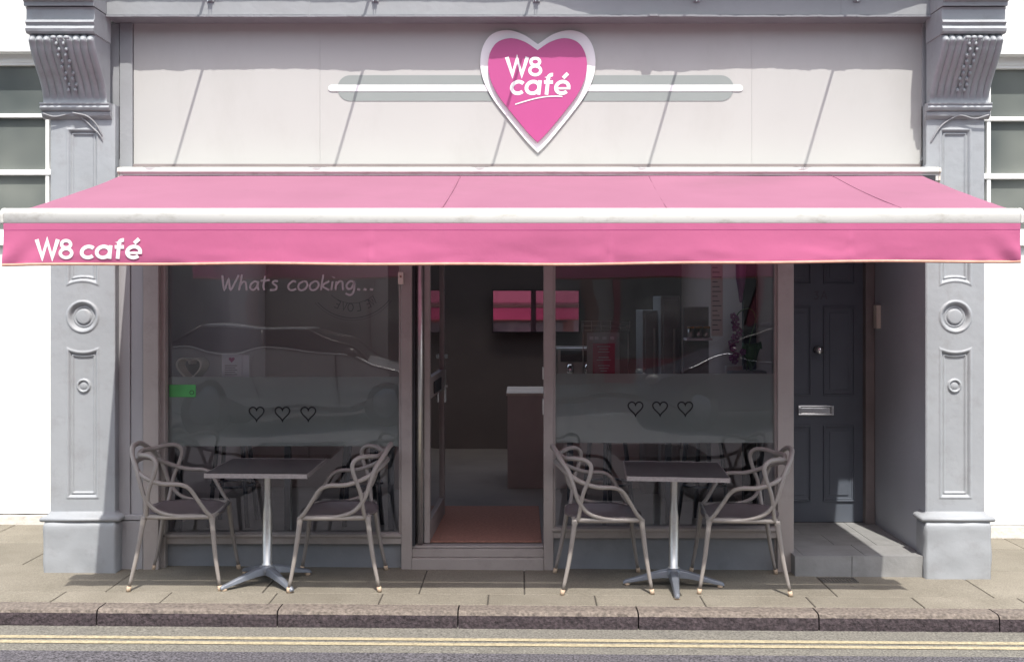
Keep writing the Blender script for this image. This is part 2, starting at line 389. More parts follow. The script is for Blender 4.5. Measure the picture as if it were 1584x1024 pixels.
ko = struct(g, 'kerb', 'kerb'); gf.build('kerb_face', 'kerb_face', ko)
g = MB(); sheet(g, -30, 30, -1.22, KY+.02, -.092); struct(g, 'gutter', 'gutter')
g = MB(); sheet(g, -40, 40, -11.5, -1.22, -.092); road = struct(g, 'road', 'tarmac')
for yy in (-1.01, -1.09):
    g = MB(); n = 260; vs = []; fs = []
    for i in range(n+1):
        X = -8+16*i/n; e1 = mn.noise(Vector((X*25, yy*9, 0)))*.004; e2 = mn.noise(Vector((X*25, yy*9, 5)))*.004
        vs += [(X, yy-.022+e1, gz(X)-.0885), (X, yy+.022+e2, gz(X)-.0885)]
    for i in range(n): fs.append((2*i, 2*i+2, 2*i+3, 2*i+1))
    g.add(vs, fs); g.build('yellow_line', 'yellow', road)
g = MB(); sheet(g, -30, 30, -14.2, -11.5, .0); g.quad((-30,-11.5,gz(-30)),(-30,-11.5,gz(-30)-.1),(30,-11.5,gz(30)-.1),(30,-11.5,gz(30)))
o = struct(g, 'far_pavement', 'gutter')
# grate in the paving
t = thing('drain_grate', 'small rusty iron grate set in the paving before the grey doorstep', 'grate', (XP(1297,-.1), -.1, gz(2)))
g = MB(); x0, x1, y0, y1 = XP(1270,-.1), XP(1325,-.1), -.15, -.04; z = gz(2)
g.box(x0, x1, y0, y0+.008, z, z+.004); g.box(x0, x1, y1-.008, y1, z, z+.004); g.box(x0, x0+.008, y0+.008, y1-.008, z, z+.004); g.box(x1-.008, x1, y0+.008, y1-.008, z, z+.004)
g.build('frame', 'iron', t)
g = MB()
for i in range(11):
    xx = x0+.018+(x1-x0-.036)*i/10; g.box(xx-.004, xx+.004, y0+.008, y1-.008, z, z+.003)
g.build('bars', 'iron', t)

# ================================================================== THE CAFE BUILDING
YG = .15                                                   # plane of the shop window glass
shop = thing('cafe_building', 'grey painted cafe shopfront with off-white fascia between two stucco pilasters', 'shop', (0, 0, 0))
PLX0, PLX1 = XP(78, 0), XP(178, 0)                         # left pilaster
PRX0, PRX1 = XP(1433, 0), XP(1523, 0)                      # right pilaster
def sm(a, b, x): t = min(1, max(0, (x-a)/(b-a))); return t*t*(3-2*t)
def pilaster(x0, x1):
    zb, zt = .375, 2.96; cx = (x0+x1)/2; W = x1-x0
    nx, nz = 84, 560
    rc, rr, R = 1.622, .092, .228
    def prof(d):     # d = distance inside the sunk panel
        if d < -.012: return 0
        if d < .006: return .005*math.sin(PI*(d+.012)/.018)
        if d < .016: return -.016*sm(.006, .016, d)
        if d < .030: return -.016+.009*math.sin(PI*(d-.016)/.014)
        return -.016-.002*sm(.03,.034,d)
    def h(x, z):
        u = x-cx; dr = math.hypot(u, z-rc)
        if dr < rr+.014:
            d = rr-dr
            if d < .008: return .007*math.sin(PI*max(0,(d+.014))/.022)
            if d < .022: return -.020*sm(.008,.022,d)
            if d < .040: return -.020+.012*math.sin(PI*(d-.022)/.018)*.6
            return -.020+.012*sm(.040,.048,d)+.004*math.sqrt(max(0,1-(dr/.05)**2))
        best = 0
        for lo, hi in ((.485, 1.45), (1.79, 2.80)):
            d = min(.092-abs(u), z-lo, hi-z, dr-R)
            if lo < 1 :
                db = math.hypot(u, z-1.185)
                if db < .048:
                    e = .045-db
                    base = prof(d)
                    return base+.012*math.sin(PI*min(1,max(0,e)/.016)) if e < .016 else (base-.006+.014*math.sqrt(max(0,1-(db/.03)**2)) if db < .029 else base)
            if d > -.012: best = prof(d)
        return best
    g = MB(); vs = []; fs = []
    for j in range(nz+1):
        z = zb+(zt-zb)*j/nz
        for i in range(nx+1):
            x = x0+W*i/nx
            y = -h(x, z)+mn.noise(Vector((x*5, z*5, 1)))*.0014+mn.noise(Vector((x*28, z*28, 2)))*.0004
            if i == 0 or i == nx: y += .004
            vs.append((x, y, z))
    for j in range(nz):
        for i in range(nx):
            a = j*(nx+1)+i; fs.append((a, a+1, a+nx+2, a+nx+1))
    g.add(vs, fs, True)
    g.quad((x0,.004,-.06),(x0,.004,zt),(x0,1.4,zt),(x0,1.4,-.06)); g.quad((x1,.004,-.06),(x1,1.4,-.06),(x1,1.4,zt),(x1,.004,zt))
    g.quad((x0,1.4,zb),(x0,1.4,zt),(x1,1.4,zt),(x1,1.4,zb))
    p = g.build('pilaster', 'stucco', shop)
    # plinth with a rough bottom
    g = MB(); e = .018; a, b = x0-.022, x1+.022; n = 24; m_ = 16
    vs = []; fs = []
    def ring(z, o):
        r = []
        per = [(a,.11),(a,.08),(a,.04),(a,-.05)]+[(a+(b-a)*k/n,-.05) for k in range(1,n)]+[(b,-.05),(b,.04),(b,.08),(b,.11)]
        for k, (X, Y) in enumerate(per):
            q = mn.noise(Vector((X*9, Y*9, z*9)))*.006
            r.append((X+(q if k < 4 else -q if k > n+2 else 0)+(o if k < 4 else -o if k > n+2 else 0), Y+q+(o if 3 <= k <= n+3 else 0), z))
        return r
    zs = [gz(cx)-.03+(.33-gz(cx)+.03)*k/m_ for k in range(m_+1)]
    rings = [ring(z, 0) for z in zs]; rings[-1] = ring(.335, .006)
    L_ = len(rings[0])
    for r in rings: vs += r
    for j in range(len(rings)-1):
        for k in range(L_-1): fs.append((j*L_+k, j*L_+k+1, (j+1)*L_+k+1, (j+1)*L_+k))
    fs.append(tuple((len(rings)-1)*L_+k for k in range(L_)))
    g.add(vs, fs, True); g.build('plinth', 'stucco', p)
    g = MB()       # base moulding, run round three sides
    pr = [(0,.335)]+[(-.036-.020*math.sin(t*PI/8), .352-.017*math.cos(t*PI/8)) for t in range(0,9)]+[(-.012,.378),(0,.395)]
    n0 = len(pr); vs = []
    for X, s_, Yb in ((x0, -1, .112), (x0, -1, 0), (x1, 1, 0), (x1, 1, .112)):
        for q, z in pr:
            vs.append((X+s_*(-q)*.8, (q if Yb == 0 else Yb), z))
    fs = []
    for c_ in range(3):
        for k in range(n0-1): fs.append((c_*n0+k, (c_+1)*n0+k, (c_+1)*n0+k+1, c_*n0+k+1))
    g.add(vs, fs, True); g.build('base_moulding', 'stucco', p)
    return p
def corbel(x0, x1, parent):
    W = x1-x0
    # console body: profile bottom -> top, (z, projection)
    prof = [(2.955,.055),(2.975,.050),(3.00,.052),(3.05,.072),(3.10,.104),(3.15,.145),(3.20,.186),(3.25,.222),(3.29,.240),(3.315,.243),(3.33,.236),(3.345,.225)]
    P = cr([(p[1], p[0], 0) for p in prof], 4)
    g = MB(); nx = 108; vs = []; fs = []
    a0, b0 = x0+.004, x1-.004
    for q in P:
        pj, z = q.x, q.y; amp = .015*sm(2.97,3.04,z)*(1-.0*z)
        roll = .016*max(0, 1-abs(z-3.305)/.03)
        for i in range(nx+1):
            u = i/nx; fl = abs(math.sin(u*9*PI))
            y = -(pj+(fl**.6)*(amp+roll)-.008); vs.append((a0+(b0-a0)*u, y, z))
    for j in range(len(P)-1):
        for i in range(nx):
            a = j*(nx+1)+i; fs.append((a, a+1, a+nx+2, a+nx+1))
    g.add(vs, fs, True)
    for X, fl in ((a0, 0), (b0, 1)):
        pts = [(X, 0.01, P[0].y)]+[(X, -q.x+.008, q.y) for q in P]+[(X, 0.01, P[-1].y)]
        g.add(pts, [tuple(range(len(pts))) if fl else tuple(range(len(pts)-1,-1,-1))])
    c = g.build('corbel', 'stucco', parent)
    # carved husks down the middle flutes
    g = MB()
    for uu in (.445, .555):
        for k in range(9):
            z = 3.285-.031*k; j = min(P, key=lambda q: abs(q.y-z)); X = a0+(b0-a0)*uu
            g.sphere((X+(.006 if k % 2 else -.006), -j.x-.012, z), .013, 8, 5, (.8,.6,1.0))
    for uu in (.40,.5,.60): g.sphere((a0+(b0-a0)*uu, -.262, 3.318), .016, 8, 5, (1.2,.6,.8))
    g.build('carved_husks', 'stucco', c)
    def mould(pts, xa, xb, nm):
        g = MB(); n = 30; m_ = len(pts); vs = []; fs = []
        for i in range(n+1):
            X = xa+(xb-xa)*i/n
            for k, (pj, z) in enumerate(pts):
                q = mn.noise(Vector((X*14, z*20, pj*20)))*.003; vs.append((X, -pj+q, z+q*.6))
        for i in range(n):
            for k in range(m_): l = (k+1) % m_; fs.append((i*m_+k, (i+1)*m_+k, (i+1)*m_+l, i*m_+l))
        fs += [tuple(range(m_)), tuple(n*m_+k for k in range(m_-1,-1,-1))]
        g.add(vs, fs, False); g.build(nm, 'stucco', c)
    # astragal under the console
    mould([(0,2.865),(.012,2.87),(.03,2.885),(.034,2.90),(.030,2.912),(.05,2.918),(.058,2.932),(.052,2.948),(.06,2.954),(.06,2.962),(0,2.966)], x0-.012, x1+.012, 'lower_moulding')
    mould([(0,3.345),(.25,3.345),(.262,3.355),(.268,3.372),(.258,3.388),(.252,3.392),(.256,3.398),(.268,3.410),(.262,3.425),(.250,3.43),(.250,3.49),(.262,3.50),(0,3.505)], x0-.004, x1+.004, 'upper_moulding')
    mould([(0,3.507),(.275,3.507),(.275,3.53),(.30,3.54),(.335,3.56),(.352,3.59),(.355,3.65),(.34,3.66),(.34,3.80),(0,3.80)], x0-.008, x1+.008, 'abacus')
pl = pilaster(PLX0, PLX1); corbel(PLX0-.03, PLX1-.03, pl)
pr_ = pilaster(PRX0, PRX1); corbel(PRX0+.0, PRX1+.012, pr_)
# fascia
YF = .08
FX0, FX1 = XP(207, YF), XP(1438, YF); FZ0, FZ1 = ZP(254, YF), ZP(37, YF)
j1, j2 = XP(495, YF), XP(1163, YF)
for a, b in ((FX0, j1-.0005), (j1+.0005, j2-.0005), (j2+.0005, FX1)):
    MB().box(a, b, YF, YF+.02, FZ0, FZ1+.02).build('fascia_panel', 'fascia', shop)
MB().box(XP(163,YF), XP(187,YF), YF+.03, YF+.05, ZP(246,YF), FZ1+.02).build('fascia_panel', 'fascia', shop, label='narrow off-white end panel beside the left pilaster')
MB().box(PLX1-.01, PRX0+.01, YF+.05, YF+.12, 2.3, 3.7).build('fascia_backing', 'dark', shop)
for a_ in ((XP(187,YF), FX0-.003, YF-.02, YF+.05, ZP(262,YF), FZ1-.002), (PLX1+.0, XP(163,YF)-.001, YF-.01, YF+.05, ZP(262,YF), FZ1-.003),
           (XP(163,YF), XP(187,YF)-.001, YF-.012, YF+.05, ZP(262,YF), ZP(247,YF)), (FX1+.003, PRX0+.0, YF-.02, YF+.05, ZP(262,YF), FZ1-.002)):
    MB().box(*a_).build('fascia_frame', 'strip', shop, bevel=.002)
MB().box(FX0-.003, FX1+.003, YF-.006, YF+.02, FZ0-.02, FZ0-.001).build('fascia_bottom_trim', 'jamb', shop)
# grey cornice strip with a thin dark drip edge, its cap above
g = MB(); n = 1; g.box(PLX1-.03, PRX0+.012, -.075, YF+.05, FZ1+.012, 3.68); g.build('cornice_band', 'strip', shop, bevel=.004)
g = MB(); vs = []; fs = []; n = 420                      # drip edge shaped ragged so its shadow on the fascia wavers
for i in range(n+1):
    X = PLX1-.028+(PRX0+.01-PLX1+.028)*i/n
    q = .013*mn.noise(Vector((X*1.6,2,0)))+.006*mn.noise(Vector((X*9,5,0)))+.004*mn.noise(Vector((X*40,8,0)))
    if mn.noise(Vector((X*4.3,11,0))) > .42: q += .016
    vs += [(X,-.086-q,FZ1-.001),(X,-.086-q,FZ1+.011),(X,YF+.05,FZ1+.011),(X,YF+.05,FZ1-.001)]
for i in range(n):
    for k in range(4): l = (k+1) % 4; fs.append((i*4+k, (i+1)*4+k, (i+1)*4+l, i*4+l))
fs += [(0,1,2,3),(n*4+3,n*4+2,n*4+1,n*4)]
g.add(vs, fs); g.build('drip_edge', 'lead', shop)
for px in (480, 1300):
    g = MB(); X = XP(px, -.05); g.box(X-.004, X+.004, -.078, -.074, FZ1+.012, 3.68)
    g.build('band_joint', 'strip', shop)
# upper cornice with ragged lead edge (out of view, throws the shadow along the top)
g = MB(); n = 300; vs = []; fs = []
xa, xb = PLX0-.1, PRX1+.1
for i in range(n+1):
    X = xa+(xb-xa)*i/n; f_ = i/n
    zz = 3.845+.010*mn.noise(Vector((X*2.2,0,0)))+.010*mn.noise(Vector((X*13,4,0)))-.10*sm(.52,.60,f_)+.09*sm(.86,.93,f_)
    vs += [(X,-.22,min(zz,3.895)),(X,-.22,3.90),(X,.13,3.90),(X,.13,zz)]
for i in range(n):
    for k in range(4): l = (k+1) % 4; fs.append((i*4+k, (i+1)*4+k, (i+1)*4+l, i*4+l))
fs += [(0,1,2,3),(n*4+3,n*4+2,n*4+1,n*4)]
g.add(vs, fs); g.build('lead_flashing', 'lead', shop)
MB().box(xa, xb, -.24, .13, 3.901, 3.96).build('cornice', 'strip', shop)
g = MB(); g.box(-3.0, 3.0, .131, 1.4, 3.665, 8.0); g.build('upper_wall', 'whitewall', shop)
for x_ in (-2, 0, 2):
    f_ = MB().box(x_-.5, x_+.5, .10, .131, 4.6, 6.3).build('upper_window', 'sash', shop)
    MB().box(x_-.44, x_+.44, .085, .098, 4.66, 6.24).build('pane', 'pane', f_)
# sage stripes on the fascia
SY = YF-.0025
g = MB()
for a, b in ((522, 783), (880, 1135)):
    z0, z1 = ZP(157, YF), ZP(117, YF); r = (z1-z0)/2; zc = (z0+z1)/2
    xa_, xb_ = XP(a, YF), XP(b, YF)
    if a == 522: pts = [(xb_,z0),(xb_,z1)]+[(xa_+r+r*math.cos(t), zc+r*math.sin(t)) for t in [PI/2+PI*k/14 for k in range(15)]]
    else: pts = [(xa_,z1),(xa_,z0)]+[(xb_-r+r*math.cos(t), zc+r*math.sin(t)) for t in [-PI/2+PI*k/14 for k in range(15)]]
    g.prism(pts, 'y', SY, YF-.0005)
g.build('sage_stripe', 'sage', shop)
g = MB()
for a, b in ((508, 783), (880, 1149)):
    z0, z1 = ZP(142, YF), ZP(132, YF); xa_, xb_ = XP(a, YF), XP(b, YF); r = (z1-z0)/2; zc = (z0+z1)/2
    if a == 508: pts = [(xb_,z0),(xb_,z1)]+[(xa_+r+r*math.cos(t), zc+r*math.sin(t)) for t in [PI/2+PI*k/8 for k in range(9)]]
    else: pts = [(xa_,z1),(xa_,z0)]+[(xb_-r+r*math.cos(t), zc+r*math.sin(t)) for t in [-PI/2+PI*k/8 for k in range(9)]]
    g.prism(pts, 'y', SY-.003, SY-.0005)
g.build('white_stripe', 'heart_white', shop)
# heart sign
def heart_fit(pxl, pxr, pyt, pyb, Y, n=72):
    """heart with rounded lobes, nearly straight flanks and a sharp point"""
    ctrl = [(0,.885),(.13,.965),(.27,1.0),(.40,.965),(.475,.87),(.50,.74),(.475,.60),(.40,.455),(.29,.315),(.17,.175),(.08,.075),(0,0)]
    R_ = cr([(a, b, 0) for a, b in ctrl], 5); right = [(v.x, v.y) for v in R_]
    left = [(-x, y) for x, y in reversed(right[1:-1])]
    pts = right+left
    x0, x1, z0, z1 = XP(pxl,Y), XP(pxr,Y), ZP(pyb,Y), ZP(pyt,Y)
    return [((x0+x1)/2+p[0]*(x1-x0), z0+p[1]*(z1-z0)) for p in pts]
hs = thing('heart_sign', 'pink heart sign with white border and white lettering on the fascia', 'sign', (XP(832,YF), YF, ZP(140,YF)))
MB().prism(heart_fit(743, 921, 48, 237, YF), 'y', YF-.014, YF-.0062).build('white_border', 'heart_white', hs)
g = MB().prism(heart_fit(755, 908, 60, 221, YF-.03), 'y', YF-.038, YF-.0145); g.build('heart_panel', 'pink_sign', hs, bevel=.0015)
g = MB(); YL = YF-.0390
draw(g, G_w8(), XP(784,YL), ZP(118,YL), .148, .120, YL, .0195)
draw(g, G_cafe(), XP(789,YL), ZP(147,YL), .150, .138, YL, .0225, shear=.1)
sw = arc(XP(838,YL), ZP(200,YL), .20, 118, 57, 12)
sw = [(XP(797+(870-797)*t,YL), ZP(162-11*math.sin(t*PI*.62)-(2*t),YL)) for t in [k/12 for k in range(13)]]
g.ribbon(sw, .007, lambda u, v: (u, YL-.002, v))
g.build('lettering', 'letter', hs)

# lamp arms above the fascia: five brackets whose arms throw the slanting shadows
lamp_lab = ['first sign lamp from the left above the fascia', 'second sign lamp, above the stripe left of the heart', 'sign lamp straight above the pink heart', 'fourth sign lamp from the left, right of the heart', 'last sign lamp, nearest the right corbel']
def sign_lamp(px, k):
    X = XP(px, -.09); r = thing('sign_lamp', 'bracket of the '+lamp_lab[k], 'lamp', (X, -.09, 3.64), 'sign lamps above the fascia')
    g = MB(); g.box(X-.022, X+.022, -.085, -.0755, 3.585, 3.66); g.box(X-.014, X+.014, -.110, -.0855, 3.60, 3.65)
    g.build('bracket', 'strip', r, bevel=.002)
    g = MB(); g.box(X-.008, X-.004, -.119, -.1105, 3.578, 3.655); g.box(X+.006, X+.010, -.117, -.1105, 3.585, 3.655)
    g.build('clip', 'chrome', r)
    L_ = .68; e = (X-.20*L_/.6-.03, -.08-L_, 3.74)
    g = MB().tube([(X,-.10,3.655),(X,-.105,3.70),(X-.02,-.12,3.725),e], .0085, 8); g.build('arm', 'strip', r)
    g = MB().lathe((e[0], e[1], e[2]+.0), [(.012,.02),(.03,.015),(.05,-.03),(.055,-.06),(.05,-.06)], 16); g.build('shade', 'strip', r)
for k, px in enumerate((325, 580, 830, 1078, 1326)): sign_lamp(px, k)

# cables by the corbels
def cable(name, pts, lab):
    g = MB().tube(cr(pts, 6), .0055, 6); tag(g.build(name, 'cable'), lab, 'cable', None)
def pz(px, py, Y): return (XP(px,Y), Y, ZP(py,Y))
cable('cable', [pz(66,176,-.05), pz(85,181,-.035), pz(110,177,-.03), pz(128,184,-.015), pz(143,198,-.012), pz(156,212,-.008), pz(163,235,.03), pz(166,245,.06)], 'thin grey cable looping under the left corbel')
cable('cable', [pz(112,175,-.05), pz(134,180,-.03), pz(148,192,-.015), pz(158,210,.0), pz(168,232,.07), pz(176,244,.075)], 'second thin cable under the left corbel, ending lower on the narrow panel')
cable('cable', [pz(1530,178,-.05), pz(1508,184,-.035), pz(1485,179,-.03), pz(1465,188,-.015), pz(1452,200,-.012), pz(1440,220,.0), pz(1430,240,.06), pz(1424,250,.07)], 'thin grey cable looping under the right corbel')

# left timber return between pilaster and window
xw0 = XP(253, YG)
g = MB()
bx = [PLX1, XP(200,.05), XP(218,.05), XP(224,.07)]
g.box(PLX1-.0, XP(201,.06), .06, .14, .36, 2.55); g.box(XP(203,.06), XP(221,.06), .063, .14, .36, 2.55)
g.box(XP(201,.06), XP(203,.06), .072, .14, .36, 2.55)
g.build('timber_panelling', 'wood_grey', shop, bevel=.003)
g = MB(); g.box(XP(222,.05), XP(246,.05), .04, .14, -.02, 2.55); g.box(XP(246,.09), XP(256,.09), .085, .14, .0, 2.55)
g.build('corner_post', 'frame', shop, bevel=.004)
g = MB(); g.box(PLX1-.0, XP(221,.05), .045, .14, .33, .362); g.box(PLX1-.0, XP(221,.055), .052, .14, .0, .325)
g.build('panelling_base', 'wood_grey', shop, bevel=.004)

def window(x0, x1, zsill, pb, fz0, fz1, hearts, hz):
    """x0,x1: clear glass; pb: bottom of riser"""
    wn = MB(); y0, y1 = YG-.035, YG+.035
    wn.box(x0-.02, x0, y0, y1, zsill, 2.5); wn.box(x1, x1+.02, y0, y1, zsill, 2.5)
    wn.box(x0-.02, x1+.02, y0-.012, y1, zsill-.07, zsill); wn.box(x0-.02, x1+.02, y0, y1, 2.5, 2.55)
    wn.box(x0-.02, x1+.02, y0-.03, y0-.013, zsill-.022, zsill-.004)
    o = wn.build('window', 'frame', shop, bevel=.003)
    MB().quad((x0,YG,zsill),(x1,YG,zsill),(x1,YG,2.5),(x0,YG,2.5)).build('pane', 'glass', o)
    MB().quad((x0,YG+.004,fz0),(x1,YG+.004,fz0),(x1,YG+.004,fz1),(x0,YG+.004,fz1)).build('frosted_band', 'frost', o)
    for X, Z in zip(hearts, hz):
        g = MB(); h = [(X+a*.095, Z+b*.093) for a, b in heart(40)]
        g.ribbon(h, .009, lambda u, v: (u, YG-.002, v), True); g.build('heart_decal', 'black', o)
    MB().box(x0-.02, x1+.02, YG-.01, YG+.06, pb, zsill-.071).build('stall_riser', 'riser', shop)
    return o
zs1 = ZP(822, YG)
W1 = window(XP(260,YG), XP(618,YG), ZP(822,YG), -.05, ZP(690,YG), ZP(583,YG), [XP(p,YG) for p in (397,437,477)], [ZP(638,YG)]*3)
W2 = window(XP(859,YG), XP(1197,YG), ZP(813,YG), -.06, ZP(685,YG), ZP(578,YG), [XP(p,YG) for p in (983,1021,1060)], [ZP(630,YG)]*3)
# posts
g = MB(); g.box(XP(620,YG-.05)+.002, XP(637,YG-.05), YG-.05, YG+.05, -.05, 2.55); g.build('post', 'frame', shop, bevel=.004)
g = MB(); g.box(XP(841,YG-.05), XP(856,YG-.05), YG-.05, YG+.05, -.05, 2.55); g.build('post', 'frame', shop, bevel=.004)
g = MB(); g.box(XP(1203,YG-.06), XP(1228,YG-.06), YG-.06, YG+.08, -.06, 2.55); g.box(XP(1198,YG-.02), XP(1203,YG-.02), YG-.02, YG+.06, -.06, 2.55)
g.build('corner_post', 'frame', shop, bevel=.004)
# lettering on the left pane
def hand(mb, txt, px0, px1, pyb, h, w):
    A = {
     'W': ([[(0,1),(.10,.05),(.30,.72),(.40,.03),(.78,1.02)]], .78),
     'h': ([[(.16,1.05),(.02,0)],[(.06,.30),(.2,.55),(.33,.52),(.36,.3),(.38,0)]], .50),
     'a': ([[(.42,.5),(.28,.6),(.10,.42),(.05,.16),(.17,.02),(.32,.14),(.42,.45)],[(.44,.60),(.40,.25),(.46,0)]], .56),
     't': ([[(.20,.95),(.12,.3),(.16,0)],[(-.02,.62),(.42,.68)]], .44),
     's': ([[(.38,.60),(.22,.62),(.12,.48),(.30,.28),(.28,.06),(.08,.0),(0,.05)]], .46),
     'c': ([[(.40,.55),(.24,.6),(.04,.35),(.06,.08),(.22,.0),(.40,.1)]], .48),
     'o': ([[(.28,.6),(.08,.45),(.03,.18),(.14,0),(.34,.08),(.46,.35),(.40,.56),(.28,.6)]], .54),
     'k': ([[(.14,1.05),(.02,0)],[(.42,.62),(.10,.30),(.42,.0)]], .48),
     'i': ([[(.10,.6),(.04,0)],[(.14,.84),(.15,.90)]], .22),
     'n': ([[(.06,.6),(.02,0)],[(.05,.35),(.2,.58),(.34,.55),(.36,.3),(.38,0)]], .50),
     'g': ([[(.42,.55),(.22,.6),(.05,.35),(.1,.1),(.28,.14),(.42,.5),(.38,-.1),(.22,-.32),(0,-.22)]], .56),
     '.': ([[(.06,-.02),(.08,.12)]], .30), ' ': ([], .38)}
    tot = sum(A[c][1] for c in txt); sx = (px1-px0)/tot; x = px0
    for i, c in enumerate(txt):
        for k, st in enumerate(A[c][0]):
            P = [(x+p[0]*sx, pyb+p[1]*h) for p in st]
            if len(P) > 2: P = [(v.x, v.y) for v in cr([(a, b, 0) for a, b in P], 4)]
            mb.ribbon(P, w*(1.6 if c == '.' or (c == 'i' and k) else 1), lambda u, v, q=i, kk=k: (u, YG-.002-.0002*(q % 3)-.0001*kk, v))
        x += A[c][1]*sx
g = MB(); hand(g, 'Whats cooking...', XP(344,YG), XP(582,YG), ZP(449,YG), .096, .0125); g.build('lettering', 'etch', W1)
# round badge decal, seen from the back so its words are mirrored
g = MB(); cx, cz = XP(545,YG), ZP(420,YG)
for R_, a0, a1, w_ in ((.30,222,322,.004), (.315,220,324,.002), (.205,228,312,.003)):
    g.ribbon(arc(cx, cz, R_, a0, a1, 30), w_, lambda u, v: (u, YG+.003, v))
LT = {'W':[[(0,1),(.2,0),(.4,.8),(.6,0),(.8,1)]], 'E':[[(.5,1),(0,1),(0,0),(.5,0)],[(0,.5),(.45,.5)]], 'L':[[(0,1),(0,0),(.5,0)]], 'O':[arc(.38,.5,.38,0,360,14,.5)], 'V':[[(0,1),(.3,0),(.6,1)]]}
for c, ang in zip('WELOVE', (306,295,279,268,257,245)):
    a = math.radians(ang); bxp, bzp = cx+.232*math.cos(a), cz+.232*math.sin(a); rot = a+PI/2
    for st in LT[c]:
        P = []
        for p in st:
            u, v = -(p[0]-.3)*.046, (p[1]-.5)*.05
            P.append((bxp+u*math.cos(rot)-v*math.sin(rot), bzp+u*math.sin(rot)+v*math.cos(rot)))
        g.ribbon(P, .005, lambda u, v: (u, YG+.0025, v))
g.build('badge_decal', 'etch_faint', W1)
MB().box(XP(262,YG), XP(303,YG), YG-.004, YG-.002, ZP(614,YG), ZP(595,YG)).build('green_sticker', 'green', W1)
g = MB(); g.ribbon(arc(XP(297,YG), ZP(607,YG), .013, 0, 360, 16), .004, lambda u, v: (u, YG-.005, v)); g.build('sticker_ring', 'black', W1)
g = MB(); ys = YG-.062; g.box(XP(616,ys), XP(624,ys), ys-.012, YG-.0505, ZP(440,ys), ZP(421,ys)); s_ = g.build('alarm_sensor', 'cream', shop, bevel=.002)
g = MB(); g.sphere((XP(620,ys), ys-.012, ZP(428,ys)), .007, 8, 5); g.build('sensor_eye', 'mat', s_)

# entrance door, standing open inwards
FZ = .14
dx0, dx1 = XP(638, YG), XP(841, YG)
g = MB(); g.box(dx0+.001, dx1-.001, YG-.055, YG+.08, -.03, .075); g.box(dx0+.001, dx1-.001, YG-.03, YG+.09, .076, FZ-.012); g.box(dx0+.001, dx1-.001, YG-.01, YG+.06, FZ-.011, FZ+.004)
g.build('threshold', 'frame', shop, bevel=.004)
g = MB(); g.box(dx0+.001, dx0+.018, YG-.02, YG+.05, FZ+.005, 2.5); g.build('door_jamb', 'dark', shop)
hx, hy = XP(649,YG+.03), YG+.03
door_pts = (Vector((XP(656,YG+.03), YG+.05, 0)), Vector((-.598, 1.13, 0)))
D0, D1 = door_pts; dd = (D1-D0).normalized(); nn = Vector((dd.y, -dd.x, 0))
def dbox(mb, a, b, t0, t1, z0, z1):
    p = [D0+dd*a+nn*t0, D0+dd*b+nn*t0, D0+dd*b+nn*t1, D0+dd*a+nn*t1]
    v = [(q.x,q.y,z0) for q in p]+[(q.x,q.y,z1) for q in p]
    mb.add(v, [(0,1,2,3),(7,6,5,4),(0,4,5,1),(1,5,6,2),(2,6,7,3),(3,7,4,0)])
LD = (D1-D0).length; zt_ = 2.45
g = MB(); dbox(g, 0, .06, 0, .035, FZ+.01, zt_); dbox(g, LD-.05, LD, 0, .035, FZ+.01, zt_); dbox(g, .06, LD-.05, .001, .034, FZ+.01, FZ+.14); dbox(g, .06, LD-.05, .001, .034, zt_-.1, zt_); dbox(g, .06, LD-.05, .001, .034, 1.08, 1.22)
door = g.build('entrance_door', 'frame', shop)
a_, b_ = D0+dd*.06+nn*.017, D0+dd*(LD-.05)+nn*.017
MB().quad((a_.x,a_.y,FZ+.14),(b_.x,b_.y,FZ+.14),(b_.x,b_.y,zt_-.1),(a_.x,a_.y,zt_-.1)).build('pane', 'glass', door)
g = MB().tube([(hx,hy,FZ+.01),(hx,hy,2.45)], .024, 16); g.build('hinge_stile', 'alu', door)
g = MB(); dbox(g, .22, .62, .036, .044, 1.10, 1.18); g.build('letter_plate', 'dark', door)
g = MB(); dbox(g, LD-.055, LD-.012, .036, .05, .98, 1.22); dbox(g, LD-.10, LD-.03, .051, .065, 1.09, 1.11); dbox(g, LD-.045, LD-.02, .036, .06, 1.30, 1.33); g.build('handle', 'chrome', door)
# lock keeps on the right hand post
g = MB(); g.box(XP(840,YG-.05)-.004, XP(840,YG-.05)+.006, YG-.052, YG+.02, ZP(640,YG), ZP(617,YG)); g.build('lock_keep', 'alu', shop); g = MB(); g.box(XP(840,YG-.05)-.004, XP(840,YG-.05)+.006, YG-.052, YG+.02, ZP(586,YG), ZP(568,YG)); g.build('lock_keep', 'alu', shop)

# interior shell
IX0, IX1, IY = XP(230,.2), XP(1215,.2), 4.6
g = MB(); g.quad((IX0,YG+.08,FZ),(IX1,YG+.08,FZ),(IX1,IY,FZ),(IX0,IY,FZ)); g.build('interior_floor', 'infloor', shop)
g = MB(); RY0, RY1, RX0, RX1 = 2.0, 4.1, -1.9, 1.1        # rooflight opening added out of view to brighten the interior
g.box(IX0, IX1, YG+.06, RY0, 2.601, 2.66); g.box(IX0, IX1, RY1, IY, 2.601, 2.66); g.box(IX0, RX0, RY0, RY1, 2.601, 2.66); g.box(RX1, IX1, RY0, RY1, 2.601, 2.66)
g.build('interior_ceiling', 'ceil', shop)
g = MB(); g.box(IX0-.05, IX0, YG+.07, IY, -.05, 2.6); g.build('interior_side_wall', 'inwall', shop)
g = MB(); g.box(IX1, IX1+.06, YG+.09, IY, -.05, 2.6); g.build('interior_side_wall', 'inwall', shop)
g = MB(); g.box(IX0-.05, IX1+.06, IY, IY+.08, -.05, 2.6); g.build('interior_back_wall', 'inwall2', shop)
g = MB(); g.box(PLX1-.01, PRX0+.01, YG-.04, YG+.5, 2.552, 2.6); g.build('lintel', 'dark', shop)
